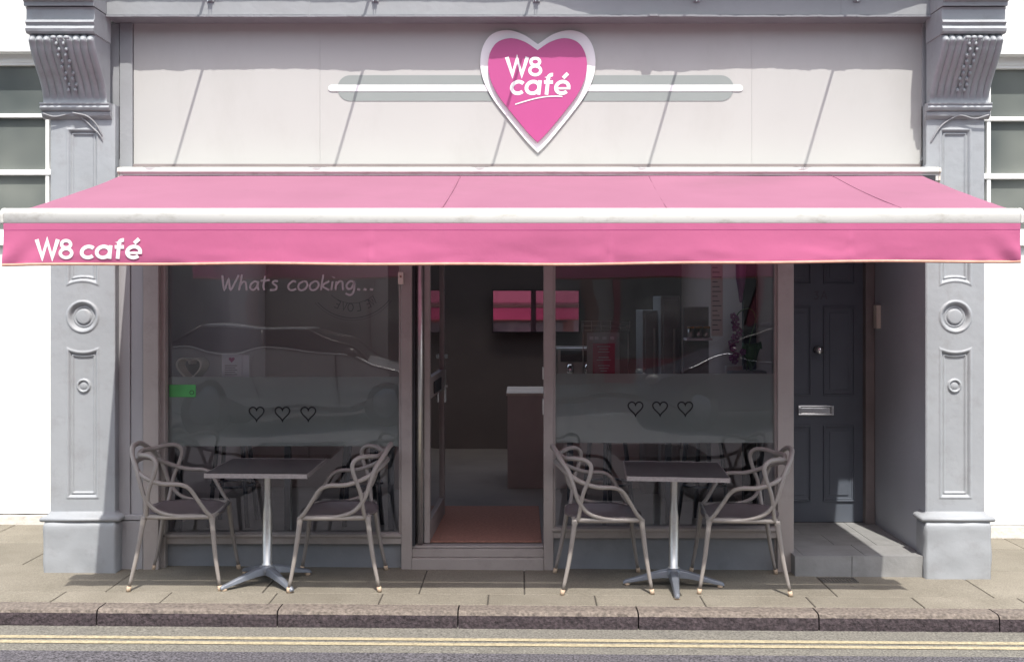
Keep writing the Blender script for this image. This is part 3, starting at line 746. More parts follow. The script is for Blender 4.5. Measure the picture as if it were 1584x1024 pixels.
# pinkish partition on the left inside, seen through the left pane
g = MB(); g.box(-1.12, -.95, 2.2, 2.3, FZ, 2.6); g.box(IX0, -1.12, 3.3, 3.38, FZ, 2.6); g.build('partition_wall', 'inwall', shop)
# 3A doorway
RD = 1.0
g = MB(); g.box(PRX0-.003, PRX0-.0005, .004, RD+.1, -.05, 2.58); g.build('recess_wall', 'recess', shop)
g = MB(); g.box(XP(1335,RD), XP(1350,RD)-.004, RD-.06, RD+.04, .115, 2.58); g.build('door_frame', 'jamb', shop, bevel=.004)
dX0, dX1 = 1.795, XP(1335,RD)-.002
d3 = MB().box(dX0, dX1, RD, RD+.045, .117, 2.5).build('front_door', 'door3a', shop)
def dpanel(x0, x1, z0, z1):
    g = MB(); m_ = .016
    for i in range(2):
        q = i*.012
        a, b, c, d = x0+q, x1-q, z0+q, z1-q; y = RD-.001-.008*(1-i)
        w_ = .010
        g.box(a, b, y-.004, RD-.0005, d-w_, d); g.box(a, b, y-.004, RD-.0005, c, c+w_); g.box(a, a+w_, y-.004, RD-.0005, c+w_, d-w_); g.box(b-w_, b, y-.004, RD-.0005, c+w_, d-w_)
    g.box(x0+.045, x1-.045, RD-.007, RD-.0006, z0+.045, z1-.045)
    g.build('door_panel', 'door3a', d3, bevel=.003)
mid = XP(1264,RD)
for zz0, zz1 in ((ZP(775,RD), ZP(658,RD)), (ZP(612,RD), ZP(474,RD)), (ZP(440,RD), ZP(350,RD))):
    dpanel(dX0+.07, mid-.045, zz0, zz1); dpanel(mid+.045, dX1-.06, zz0, zz1)
g = MB(); x0, x1, z0, z1 = XP(1234,RD), XP(1289,RD), ZP(642,RD), ZP(627,RD)
g.box(x0, x1, RD-.02, RD-.001, z1-.012, z1); g.box(x0, x1, RD-.02, RD-.001, z0, z0+.012); g.box(x0, x0+.02, RD-.02, RD-.001, z0+.012, z1-.012); g.box(x1-.02, x1, RD-.02, RD-.001, z0+.012, z1-.012)
g.box(x0+.022, x1-.022, RD-.012, RD-.002, z0+.014, z1-.018)
g.build('letter_plate', 'chrome', d3, bevel=.002)
g = MB().lathe((XP(1264,RD), RD-.005, ZP(541,RD)), [(.03,0),(.032,-.008),(.014,-.014),(.012,-.03),(.024,-.042),(.030,-.058),(.024,-.072),(.005,-.078)], 20, 'y'); g.build('door_knob', 'chrome', d3)
g = MB(); YN = RD-.004; nz0 = ZP(463,YN); nh = .058
three = [(.05,.95),(.5,.95),(.25,.58),(.42,.52),(.5,.32),(.42,.1),(.22,0),(.02,.1)]
draw(g, [three], XP(1259,YN), nz0, .065, nh, YN, .0085); draw(g, [[(0,0),(.35,1),(.7,0)],[(.12,.35),(.58,.35)]], XP(1270,YN), nz0, .062, nh, YN, .0085)
g.build('door_number', 'plaque', d3)
# bell box on the recess wall
g = MB(); g.box(PRX0-.035, PRX0-.0035, .82, .89, ZP(508,.9), ZP(472,.9)); bb = g.build('entry_phone', 'cream', shop, bevel=.004)
# tiled step
g = MB(); sx0, sx1 = XP(1229,0), PRX0-.004
ztop = .114
SX = [sx0, sx0+.32, sx0+.62, sx1]
def tile(mb, a, b, c, d): mb.box(a+.002, b-.002, c+.002, d-.002, ztop-.02, ztop)
for k, (c, d) in enumerate(((.0,.30),(.30,.60),(.60,1.0))):
    xs = [sx0, sx0+.22+.12*(k % 2), sx0+.62, sx1]
    if k == 0: xs = [sx0, sx0+.06, sx0+.45, sx1]
    for a, b in zip(xs, xs[1:]): tile(g, a, b, c, d)
for a, b in zip([sx0, sx0+.36, sx1-.0], [sx0+.36, sx1-.0]): g.box(a+.002, b-.002, -.008, -.001, -.045, ztop-.001)
stp = g.build('doorstep', 'slab_step', shop)
MB().box(sx0+.001, sx1, .0, RD, -.06, ztop-.004).build('step_core', 'grout', stp)
g = MB(); g.box(IX1+.061, sx0+.003, YG+.081, RD+.05, -.06, 2.58); g.build('recess_wall', 'frame', shop)
MB().box(sx0-.1, PRX0, RD+.046, RD+.1, -.05, 2.6).build('recess_back', 'dark', shop)

# ================================================================== AWNING
aw = thing('awning', 'pink canvas folding awning with white front bar pulled out over the shopfront', 'awning', (0, -.1, 2.5))
YB, YA = -.12, -1.34                                     # fabric back / front
ZB, ZA = ZP(271,YB), ZP(323,YA)+.0
fx0b, fx1b, fx0f, fx1f = XP(190,YB), XP(1424,YB), XP(40,YA), XP(1560,YA)
g = MB(); nx, ny = 160, 20; vs = []; fs = []
for i in range(nx+1):
    u = i/nx
    for k in range(ny+1):
        v = k/ny; x = (fx0b+(fx1b-fx0b)*u)*(1-v)+(fx0f+(fx1f-fx0f)*u)*v
        y = YB+(YA-YB)*v; z = ZB+(ZA-ZB)*v-.012*math.sin(PI*v)*(.8+.2*math.sin(u*17))
        z += .0025*mn.noise(Vector((x*3, y*5, 0)))+.0035*mn.noise(Vector((x*1.1, y*9, 3)))*sm(.3,1,v)
        vs.append((x, y, z))
for i in range(nx):
    for k in range(ny): a = i*(ny+1)+k; fs.append((a, a+ny+1, a+ny+2, a+1))
g.add(vs, fs, True)
fab = g.build('canopy', 'pink_deck', aw)
# sewn seams
for (a, b) in ((713, 683), (1003, 1032), (1285, 1396)):
    g = MB(); xa_, xb_ = XP(a,YB), XP(b,YA); P = []
    for k in range(15):
        v = k/14*.985; x = xa_*(1-v)+xb_*v; P.append((x, YB+(YA-YB)*v, ZB+(ZA-ZB)*v-.012*math.sin(PI*v)*.9+.0015))
    g.tube(P, .003, 4); g.build('seam', 'pink_deck', fab)
g = MB(); cx0, cx1 = XP(184,-.16), XP(1453,-.16); z1 = ZP(259,-.16); z0 = z1-.10
pf = [(-.16,z1-.004),(-.165,z1-.028),(-.150,z1-.040),(-.150,z0+.02),(-.13,z0),(.04,z0),(.04,z1+.004),(-.12,z1+.006)]
g.prism(pf[::-1], 'x', cx0, cx1); g.build('cassette', 'white', aw, bevel=.003)
g = MB(); g.box(cx0+.02, cx1-.02, -.153, -.1505, z0+.015, z1-.048); g.build('cassette_slot', 'dark', aw)
for c0, c1 in ((cx0-.012, cx0-.001), (cx1+.001, cx1+.012)):
    g = MB(); g.prism([(y, z) for y, z in pf[::-1]], 'x', c0, c1); g.build('cassette_end_cap', 'cream', aw, bevel=.002)
g = MB(); c = (XP(1238,-.16), -.155, z1-.02)
g.sphere((c[0], -.155, z1-.012), .03, 10, 6, (1,.35,.5)); g.build('cassette_clip', 'white', aw)
# front bar, rounded top
bx0, bx1 = XP(3,YA-.02), XP(1581,YA-.02); bt, bb_ = ZP(322,YA-.02), ZP(347.5,YA-.02); hb = bt-bb_
ff = [(YA+.05,bb_)]+[(YA+.05,bt-.02),(YA+.02,bt-.002),(YA-.01,bt)]+[(YA-.01-.036*math.sin(t), bt-.036+.036*math.cos(t)) for t in [PI/2*k/6 for k in range(1,7)]]+[(YA-.043,bb_+.008),(YA-.038,bb_)]
g = MB(); g.prism(ff[::-1], 'x', bx0+.02, bx1-.02, True); g.build('front_bar', 'white', aw)
for a, b in ((bx0, bx0+.019), (bx1-.019, bx1)):
    g = MB()
    cz_ = (bt+bb_)/2; cy_ = YA
    q = [((y-cy_)*1.02+cy_, (z-cz_)*1.01+cz_) for y, z in ff]; g.prism(q[::-1], 'x', a, b)
    g.build('bar_end_cap', 'white', aw, bevel=.006)
g = MB(); g.box(bx0+.03, bx1-.03, YA-.030, YA-.004, bb_-.006, bb_-.0005); g.build('bar_channel', 'dark', aw)
# valance
vx0, vx1 = XP(10,YA-.018), XP(1574,YA-.018); vz1 = bb_+.004
def vbot(u): return ZP(411-5*u,YA)+.004*math.sin(u*9)+.002*math.sin(u*31)
def vY(x, z=None, t=None):
    u = (x-vx0)/(vx1-vx0)
    if t is None: t = (vz1-z)/(vz1-vbot(u))
    r = .010*math.sin(x*3.1+1)*t+.008*mn.noise(Vector((x*1.7, t*2.2, 0)))*t+.0035*mn.noise(Vector((x*7, t*5, 7)))*t
    for px in (575, 942, 1310):
        xs = XP(px,YA); d = abs(x-xs)
        if d < .06: r -= .005*math.exp(-(d/.012)**2)+.0022*math.sin(t*(13+px%5)+px)*math.exp(-(d/.03)**2)
    e = min(u, 1-u)*(vx1-vx0)
    if e < .25: r += .016*math.sin((e*1.3+t*.22)*26)*(1-e/.25)*t
    return YA-.0475+r*(t if t < 1 else 1)-.001
g = MB(); nx, nz = 700, 16; vs = []; fs = []
for i in range(nx+1):
    u = i/nx; x = vx0+(vx1-vx0)*u
    zb_ = vbot(u)
    for k in range(nz+1): t = k/nz; vs.append((x, vY(x, t=t), vz1+(zb_-vz1)*t))
for i in range(nx):
    for k in range(nz): a = i*(nz+1)+k; fs.append((a, a+1, a+nz+2, a+nz+1))
g.add(vs, fs, True); val = g.build('valance', 'pink_val', aw)
g = MB(); vs = []; fs = []
for i in range(nx+1):
    u = i/nx; x = vx0+(vx1-vx0)*u; y = vY(x, t=1); z = vbot(u); 
    vs += [(x,y-.003,z+.008),(x,y-.003,z-.006),(x,y+.003,z-.006),(x,y+.003,z+.008)]
for i in range(nx):
    for k in range(4): l = (k+1) % 4; fs.append((i*4+k, i*4+l, (i+1)*4+l, (i+1)*4+k))
g.add(vs, fs, True); g.build('hem_trim', 'trim', val)
g = MB(); vs = []
for i in range(nx+1):                                     # stitched line under the bar
    u = i/nx; x = vx0+(vx1-vx0)*u; t = .16; z = vz1+(vbot(u)-vz1)*t; y = vY(x, t=t)-.0012; vs += [(x,y,z+.001),(x,y,z-.001)]
g.add(vs, [(2*i,2*i+1,2*i+3,2*i+2) for i in range(nx)]); g.build('stitching', 'pink_sign', val)
g = MB(); sB = F/(DC+YA); Yv = lambda u, v: vY(u, z=v)-.003
bz = ZP(401,YA); draw(g, G_w8(), XP(64,YA), bz, .120, .096, Yv, .0165); draw(g, G_cafe(), XP(130,YA), bz, .121, .101, Yv, .0185, shear=.1)
g.build('lettering', 'letter', val)
# folding arms under the canvas
for s_ in (-1, 1):
    X0, X1 = s_*2.1, s_*1.1
    g = MB().tube([(X0,-.12,z0-.0),(X0*.6+X1*.0,-.62,2.28)], .022, 8); g.tube([(X0*.6,-.62,2.28),(X0,YA+.05,ZA-.04)], .02, 8); g.sphere((X0*.6,-.62,2.28), .032)
    g.build('folding_arm', 'white', aw)

# ================================================================== CHAIRS AND TABLES
def make_chair():
    r = thing('cafe_chair', '', 'chair', (0,0,0), 'grey plastic armchairs at the pavement tables')
    # local: faces +x
    g = MB(); n = 14; vs = []; fs = []
    for i in range(n+1):
        for k in range(n+1):
            u = i/n*2-1; v = k/n*2-1
            x = u*math.sqrt(1-.42*v*v*.9)*.235+.0; y = v*math.sqrt(1-.40*u*u)*.235
            z = .452-.020*(1-u*u)*(1-v*v)-.012*max(0,u)**3+.006*v*v
            vs.append((x, y, z))
    m_ = len(vs); vs += [(x*.985, y*.985, z-.018) for x, y, z in vs]
    for i in range(n):
        for k in range(n):
            a = i*(n+1)+k; fs.append((a, a+n+1, a+n+2, a+1)); fs.append((m_+a, m_+a+1, m_+a+n+2, m_+a+n+1))
    for k in range(n):
        for a, b in ((k, k+1), (n*(n+1)+k+1, n*(n+1)+k), ((k+1)*(n+1), k*(n+1)), (k*(n+1)+n, (k+1)*(n+1)+n)): fs.append((a, b, m_+b, m_+a))
    g.add(vs, fs, True); g.build('seat', 'seat', r)
    g = MB()
    for s in (-1, 1): g.tube(cr([(.205,s*.215,.437),(.08,s*.238,.440),(-.08,s*.238,.440),(-.19,s*.215,.437)], 4), .0155, 8)
    for X in (.208, -.192): g.tube([(X,-.215,.437),(X,0,.43),(X,.215,.437)], .0125, 8)
    g.build('seat_frame', 'chair', r)
    for X, fx in ((.205, .262), (-.19, -.262)):
        for s in (-1, 1):
            P = cr([(X,s*.215,.44),(X+(fx-X)*.12,s*.222,.38),(X+(fx-X)*.5,s*.238,.2),(fx,s*.25,.03)], 4); nP = len(P)
            g = MB().tube(P, [.020-.0075*i/(nP-1)-(.002 if i > 2 else 0) for i in range(nP)], 10)
            leg = g.build('leg', 'chair', r)
            q = Vector((fx,s*.25,.03)); MB().tube([q, q+Vector(((fx-X)*.08, s*.003, -.03))], .0135, 10).build('foot', 'foot', leg)
    def band(half, rad, nm, flat=1):
        full = [Vector(p) for p in half]+[Vector((p[0],-p[1],p[2])) for p in reversed(half[:-1])]
        P = cr(full, 6); n_ = len(P)
        rr = [rad*(1+.35*(1-abs(2*i/(n_-1)-1))**2) for i in range(n_)]
        MB().tube(P, rr, 10, flat=1).build(nm, 'chair', r)
    band([(.213,.222,.432),(.175,.238,.475),(.125,.255,.555),(.085,.268,.615),(.03,.275,.640),(-.07,.275,.645),(-.165,.26,.675),(-.235,.205,.715),(-.275,.10,.745),(-.285,0,.75)], .0122, 'arm_band')
    band([(-.175,.222,.432),(-.165,.245,.50),(-.150,.266,.60),(-.115,.278,.70),(-.105,.275,.765),(-.135,.258,.800),(-.19,.215,.805),(-.24,.14,.795),(-.262,.06,.800),(-.268,0,.802)], .0122, 'back_band')
    band([(.10,.236,.438),(-.02,.245,.450),(-.115,.250,.485),(-.175,.255,.560),(-.205,.250,.650),(-.235,.225,.735),(-.275,.165,.795),(-.300,.08,.838),(-.306,0,.842)], .0122, 'top_band')
    return r
ch = make_chair()
spots = [(-2.055, -.19, 3, 'chair left of the left table, at the far left by the grey pilaster'),
         (-1.115, -.19, 183, 'chair right of the left table, just left of the cafe doorway'),
         (.495, -.20, 3, 'chair left of the right table, just right of the cafe doorway'),
         (1.335, -.19, 176, 'chair right of the right table, beside the blue-grey street door')]
for i, (x, y, a, lab) in enumerate(spots):
    c = ch if i == 0 else copy_tree(ch)
    c.scale = (1,1,.985); c.location = (x, y, gz(x)); c.rotation_euler = (0, SL, math.radians(a)) if abs(a) < 90 else (0, -SL, math.radians(a)); c['label'] = 'grey plastic '+lab
def make_table():
    r = thing('cafe_table', '', 'table', (0,0,0), 'square pavement tables with metal pedestals')
    h = .295; zt = .708
    MB().box(-h, h, -h, h, zt-.022, zt).build('tabletop', 'top', r, bevel=.002)
    g = MB()
    for a in range(4):
        R_ = Matrix.Rotation(a*PI/2, 3, 'Z'); b = MB().box(-h-.004, h+.004, -h-.004, -h-.0005, zt-.025, zt+.001)
        g.add([R_ @ Vector(v) for v in b.v], b.f)
    g.build('metal_edge', 'edge', r)
    g = MB().lathe((0,0,0), [(.034,.10),(.034,.115),(.0285,.12),(.0285,.42),(.024,.46),(.021,.50),(.021,.672),(.024,.682)], 20); g.build('column', 'alu', r)
    g = MB(); g.box(-.16, .16, -.02, .02, zt-.036, zt-.0225); g.box(-.02, .02, -.16, .16, zt-.044, zt-.0365); g.lathe((0,0,0), [(.07,.672),(.07,.684)], 16); g.build('top_spider', 'cast', r)
    g = MB().lathe((0,0,0), [(.045,.06),(.05,.075),(.045,.10),(.036,.112)], 20); g.build('hub', 'cast', r)
    for a in range(4):
        A = a*PI/2; R_ = Matrix.Rotation(A, 3, 'Z'); sec = [(.02,.034,.055,.108),(.08,.030,.052,.098),(.16,.024,.038,.075),(.24,.020,.022,.050),(.29,.017,.012,.036),(.305,.012,.008,.026)]
        vs = []; fs = []
        for X, w_, z0_, z1_ in sec: vs += [R_ @ Vector(p) for p in ((X,-w_,z0_),(X,w_,z0_),(X,w_*.75,z1_-.006),(X,0,z1_),(X,-w_*.75,z1_-.006))]
        for i in range(len(sec)-1):
            for k in range(5): l = (k+1) % 5; fs.append((i*5+k, i*5+l, (i+1)*5+l, (i+1)*5+k))
        fs += [(4,3,2,1,0), tuple((len(sec)-1)*5+k for k in range(5))]
        lg = MB().add(vs, fs).build('leg', 'cast', r, bevel=.004)
        p = R_ @ Vector((.28,0,0)); MB().lathe((p.x,p.y,0), [(.016,0),(.018,.004),(.016,.018)], 12).build('glide', 'foot', lg)
    return r
tb = make_table()
for i, (x, y, a, lab) in enumerate([(-1.545, -.24, 45, 'dark square table on a metal pedestal outside the left window'), (.925, -.255, 0, 'dark square table on a metal pedestal outside the right window, turned slightly')]):
    c = tb if i == 0 else copy_tree(tb)
    c.location = (x, y, gz(x)); c['label'] = lab
    tilt = (0, SL, math.radians(0 if i == 0 else -4)); c.rotation_euler = tilt
    if i == 0:       # the base of this table is turned under its top
        for k in [k for k in COL.objects if k.parent == c and k.name.split('.')[0] == 'leg']: k['turned'] = 1
c1 = [o for o in COL.objects if o.get('turned') and o.parent == tb]
for o_ in c1: o_.rotation_euler = (0, 0, math.radians(42))
for o_ in COL.objects:
    if 'turned' in o_: del o_['turned']

# ================================================================== INSIDE THE CAFE
def bar(x0, x1, lab):
    r = thing('window_bar', lab, 'counter', ((x0+x1)/2, .45, FZ))
    MB().box(x0, x1, YG+.012, .58, 1.10, 1.13).build('worktop', 'bar', r, bevel=.003)
    for X in (x0+.06, (x0+x1)/2, x1-.10): MB().box(X, X+.04, .50, .54, FZ, 1.10).build('leg', 'navy', r)
    return r
bar(IX0+.01, XP(618,YG)-.02, 'dark narrow bar inside the left window, behind the frosted band')
bar(XP(862,YG)+.02, IX1-.01, 'dark narrow bar inside the right window, behind the frosted band')
def stool():
    r = thing('bar_stool', '', 'stool', (0,0,0), 'dark stools inside the windows')
    MB().lathe((0,0,0), [(.15,.72),(.17,.73),(.17,.76),(.14,.775)], 20).build('seat', 'bar', r)
    for a in range(4):
        q = a*PI/2+PI/4; MB().tube([(.11*math.cos(q),.11*math.sin(q),.72),(.19*math.cos(q),.19*math.sin(q),0)], .016, 8).build('leg', 'navy', r)
    g = MB().tube([(.155*math.cos(t*PI/8),.155*math.sin(t*PI/8),.28) for t in range(17)], .009, 6); g.build('foot_ring', 'navy', r)
    return r
s0 = stool()
for i, (x, y, lab) in enumerate([(-2.05,.85,'dark bar stool at the far left inside the left window'), (-1.15,.9,'dark bar stool inside the left window, nearer the doorway'), (.62,.9,'dark bar stool inside the right window, nearer the doorway'), (1.3,.85,'dark bar stool at the right end inside the right window')]):
    c = s0 if i == 0 else copy_tree(s0); c.location = (x, y, FZ); c.rotation_euler = (0,0,.3*i); c['label'] = lab
# pale low units further in, showing through the low clear glass
def unit(name, x0, x1, y0, y1, z0, z1, m, lab, cat):
    r = thing(name, lab, cat, ((x0+x1)/2, y0, z0))
    MB().box(x0, x1, y0+.02, y1, z0, z1-.03).build('carcass', m, r); MB().box(x0-.01, x1+.01, y0, y1, z1-.029, z1).build('worktop', 'bar', r)
    n = max(1, int((x1-x0)/.45))
    for k in range(n):
        a = x0+(x1-x0)*k/n; b = x0+(x1-x0)*(k+1)/n
        MB().box(a+.01, b-.01, y0, y0+.019, z0+.06, z1-.04).build('door', m, r, bevel=.003)
    return r
ctr = thing('counter', 'beige serving counter inside the open doorway', 'counter', (0, 2.24, FZ))
cx0_ = XP(785,2.24)
MB().box(cx0_, 1.2, 2.24, 2.9, FZ, .92).build('carcass', 'counter', ctr); MB().box(cx0_-.01, 1.21, 2.23, 2.91, .921, .945).build('worktop', 'cream', ctr, bevel=.003)
unit('low_cupboard', -2.3, -1.3, 2.3, 2.7, FZ, .62, 'counter', 'low beige cupboard deep inside the left side of the cafe', 'cupboard')
tag(MB().box(XP(660,.25), XP(838,.25), YG+.09, 1.42, FZ+.002, FZ+.012).build('doormat', 'mat', None, bevel=.003), 'reddish brown mat just inside the open doorway', 'mat')
# mirror on the back wall of the cafe
YM = 4.5
mr_ = thing('wall_mirror', 'wide mirror showing pink awning high on the back wall', 'mirror', (XP(830,YM), YM, ZP(480,YM)))
x0, x1, z0_, z1_ = XP(763,YM), XP(895,YM), ZP(513,YM), ZP(450,YM)
MB().box(x0-.015, x1+.015, YM+.012, YM+.03, z0_-.015, z1_+.015).build('frame', 'bar', mr_)
MB().quad((x0,YM-.012,z0_),(x1,YM-.012,z0_),(x1,YM+.006,z1_),(x0,YM+.006,z1_)).build('glass', 'mirror', mr_)
# things on the window bars
r = thing('heart_box', 'cream heart shaped box standing in the left window', 'ornament', (XP(295,.4), .4, 1.13))
hp = [(XP(292,.20)+a*.17, 1.285+b*.18) for a, b in heart(40)]
g = MB(); hi = [(XP(292,.20)+a*.145, 1.287+b*.155) for a, b in heart(40)]; n = len(hp)
vs = [(p[0], .20, p[1]) for p in hp]+[(p[0], .20, p[1]) for p in hi]+[(p[0]+.035, .25, p[1]) for p in hp]+[(p[0]+.035, .25, p[1]) for p in hi]; fs = []
for i in range(n):
    j = (i+1) % n; fs += [(i,j,n+j,n+i),(i,2*n+i,2*n+j,j),(n+i,n+j,3*n+j,3*n+i)]
g.add(vs, fs); g.build('rim', 'cream', r)
MB().prism([(p[0]+.035, p[1]) for p in hp], 'y', .251, .255).build('back_panel', 'inwall2', r)
r = thing('leaflet_holder', 'white leaflets with a tiny heart in the left window', 'leaflets', (XP(362,.4), .2, 1.13))
x0, x1 = XP(343,.2), XP(374,.2)
MB().box(x0, x1, .20, .204, 1.13, ZP(548,.2)).build('leaflet', 'paper', r); MB().box(x0+.03, x1+.045, .21, .214, 1.13, ZP(549,.21)).build('leaflet', 'paper', r)
g = MB().prism([((x0+x1)/2+a*.04, ZP(556,.2)+b*.036) for a, b in heart(24)], 'y', .198, .1995); g.build('printed_heart', 'pink_sign', r)
g = MB()
for k in range(5): g.box(x0+.02, x1-.03-.012*(k % 2), .1985, .1995, ZP(565+k*3.4,.2), ZP(566+k*3.4,.2))
g.build('printed_lines', 'etch_faint', r)
r = thing('menu_board', 'framed burgundy menu card standing in the right window', 'menu', (XP(932,.2), .2, 1.13))
x0, x1 = XP(908,.2), XP(958,.2); zt = ZP(515,.2)
MB().box(x0, x1, .20, .212, 1.13, zt).build('frame', 'pot', r)
MB().box(XP(917,.2), XP(951,.2), .196, .199, 1.13, ZP(531,.2)).build('card', 'menu', r)
g = MB()
for k, wd in enumerate((20,14,18,0,16,22,0,18,14,10)):
    if wd: zc = ZP(536+k*4.2,.195); g.box(XP(934-wd/2,.195), XP(934+wd/2,.195), .1945, .1955, zc-.002, zc+.002)
for px in (912,920,932,944): zc = ZP(523,.195); g.box(XP(px,.195), XP(px+6,.195), .196, .1985, zc-.010, zc+.010)
g.build('printed_lines', 'etch', r)
r = thing('wire_rack', 'wire basket rack above the burgundy menu in the right window', 'rack', (XP(935,.5), .5, 1.13))
g = MB()
for py in (497, 504, 511): g.tube([(XP(900,.5),.5,ZP(py,.5)),(XP(974,.5),.5,ZP(py,.5))], .0025, 5)
for k in range(6): px = 900+74*k/5; g.tube([(XP(px,.5),.5,ZP(496,.5)),(XP(px,.5),.5,ZP(513,.5))], .0025, 5)
g.build('basket', 'steel', r)
g = MB()
for px in (902, 972): g.tube([(XP(px,.5),.503,1.13),(XP(px,.5),.503,ZP(500,.5))], .004, 5)
g.build('upright', 'steel', r)
r = thing('potted_orchid', 'orchid with hanging purple flowers in a stone pot in the right window', 'plant', (XP(1158,.42), .42, 1.13))
px_ = XP(1155,.42)
MB().lathe((px_,.42,1.13), [(.07,0),(.11,.02),(.135,.07),(.13,.12),(.12,.125)], 24).build('pot', 'pot', r)
g = MB()
for k in range(9):
    a = k*.9; L_ = .10+.02*(k % 3); P = [(px_+.03+t*L_*math.cos(a)*.6, .42+t*L_*math.sin(a)*.4, 1.25+.15*t+.10*math.sin(t*PI)) for t in (0,.25,.5,.75,1)]
    g.tube(P, [.008,.026,.030,.022,.004], 6, flat=.25)
g.build('leaf', 'leaf', r)
g = MB().tube(cr([(px_,.42,1.25),(px_+.02,.42,1.45),(px_+.06,.42,1.60),(px_+.02,.41,1.67),(px_-.06,.40,1.64),(px_-.08,.40,1.55)], 5), .004, 6); g.build('stem', 'leaf', r)
g = MB()
for k in range(16):
    c_ = (px_-.07+random.uniform(-.04,.04), .40+random.uniform(-.03,.03), 1.62-.020*k)
    for q in range(5):
        a = q*2*PI/5+k; g.sphere((c_[0]+.014*math.cos(a), c_[1], c_[2]+.014*math.sin(a)), .011, 6, 4, (1,.4,1))
g.build('flower', 'petal', r)
r = tag(MB().lathe((XP(1135,.5),.5,1.131), [(.05,0),(.055,.01),(.06,.15),(.056,.152)], 20).build('wicker_pot', 'counter'), 'brown beaker beside the orchid pot in the right window', 'pot')
# hanging purple bottle shape and hanging strip in the top of the right pane
yb = .35
r = thing('hanging_ornament', 'long dark purple ornament hanging above the orchid', 'ornament', (XP(1146,yb), yb, 2.2))
g = MB().lathe((XP(1146,yb),yb,ZP(468,yb)), [(.008,0),(.014,.03),(.018,.07),(.034,.16),(.036,.26),(.028,.34),(.01,.37)], 16); g.build('body', 'petal', r)
MB().tube([(XP(1146,yb),yb,ZP(468,yb)+.37),(XP(1146,yb),yb,2.6)], .003, 5).build('cord', 'steel', r)
r = thing('hanging_strip', 'tall pale strip with rows of short marks in the right pane', 'banner', (XP(1108,yb), yb, 2.2))
MB().box(XP(1100,yb), XP(1118,yb), yb, yb+.003, ZP(520,yb), 2.5).build('strip', 'inwall', r)
g = MB()
for k in range(14): zc = ZP(414+k*7.4,yb); g.box(XP(1102,yb), XP(1110+3*(k % 3),yb), yb-.002, yb-.0005, zc-.003, zc+.003)
g.build('marks', 'plaque', r)
# cabinets and fridge at the back right
def fridge(x0, x1, y0, z1, m, lab):
    r = thing('tall_cabinet', lab, 'cabinet', ((x0+x1)/2, y0, FZ)); MB().box(x0, x1, y0, y0+.5, FZ, z1).build('carcass', m, r, bevel=.006)
    MB().box(x0+.02, x1-.02, y0-.02, y0-.001, FZ+.08, z1-.03).build('door', m, r, bevel=.004); MB().box(x1-.06, x1-.045, y0-.045, y0-.021, 1.1, 1.5).build('handle', 'steel', r)
fridge(XP(1022,1.8), XP(1052,1.8), 1.8, ZP(458,1.8), 'pot', 'tall pale cabinet standing behind the right window')
fridge(XP(994,2.0), XP(1021,2.0), 2.0, ZP(480,2.0), 'pot', 'grey cabinet left of the tall pale cabinet, a little lower')
r = thing('coffee_machine', 'steel coffee machine on the beige counter', 'machine', (.55, 2.45, .955))
MB().box(.30, .85, 2.40, 2.80, .957, 1.32).build('body', 'steel', r, bevel=.02); MB().box(.34, .81, 2.36, 2.399, 1.20, 1.30).build('group_panel', 'bar', r, bevel=.005)
for k in range(3): MB().lathe((.42+.15*k,2.36,1.10), [(.03,0),(.034,.02),(.03,.08)], 14).build('group_head', 'chrome', r)
r = thing('wall_shelf', 'pale shelf with amber lidded jars behind the right window', 'shelf', (XP(1085,1.5), 1.5, ZP(525,1.5)))
MB().box(XP(1062,1.5), XP(1102,1.5), 1.5, 1.65, ZP(527,1.5), ZP(523,1.5)).build('board', 'paper', r)
MB().box(XP(1062,1.5), XP(1102,1.5), 1.66, 1.68, FZ, ZP(475,1.5)).build('back', 'pot', r)
for k in range(3):
    j = thing('jar', 'small jar on the pale shelf, '+('leftmost of three', 'middle of three', 'rightmost of three')[k], 'jar', (XP(1069+12*k,1.56),1.56,ZP(523,1.5)), 'jars on the pale shelf')
    c_ = (XP(1069+12*k,1.56),1.56,ZP(523,1.5)+.001)
    MB().lathe(c_, [(.025,0),(.028,.01),(.028,.07)], 14).build('body', 'steel', j); MB().lathe((c_[0],c_[1],c_[2]+.0705), [(.029,0),(.029,.018)], 14).build('lid', 'amber', j)

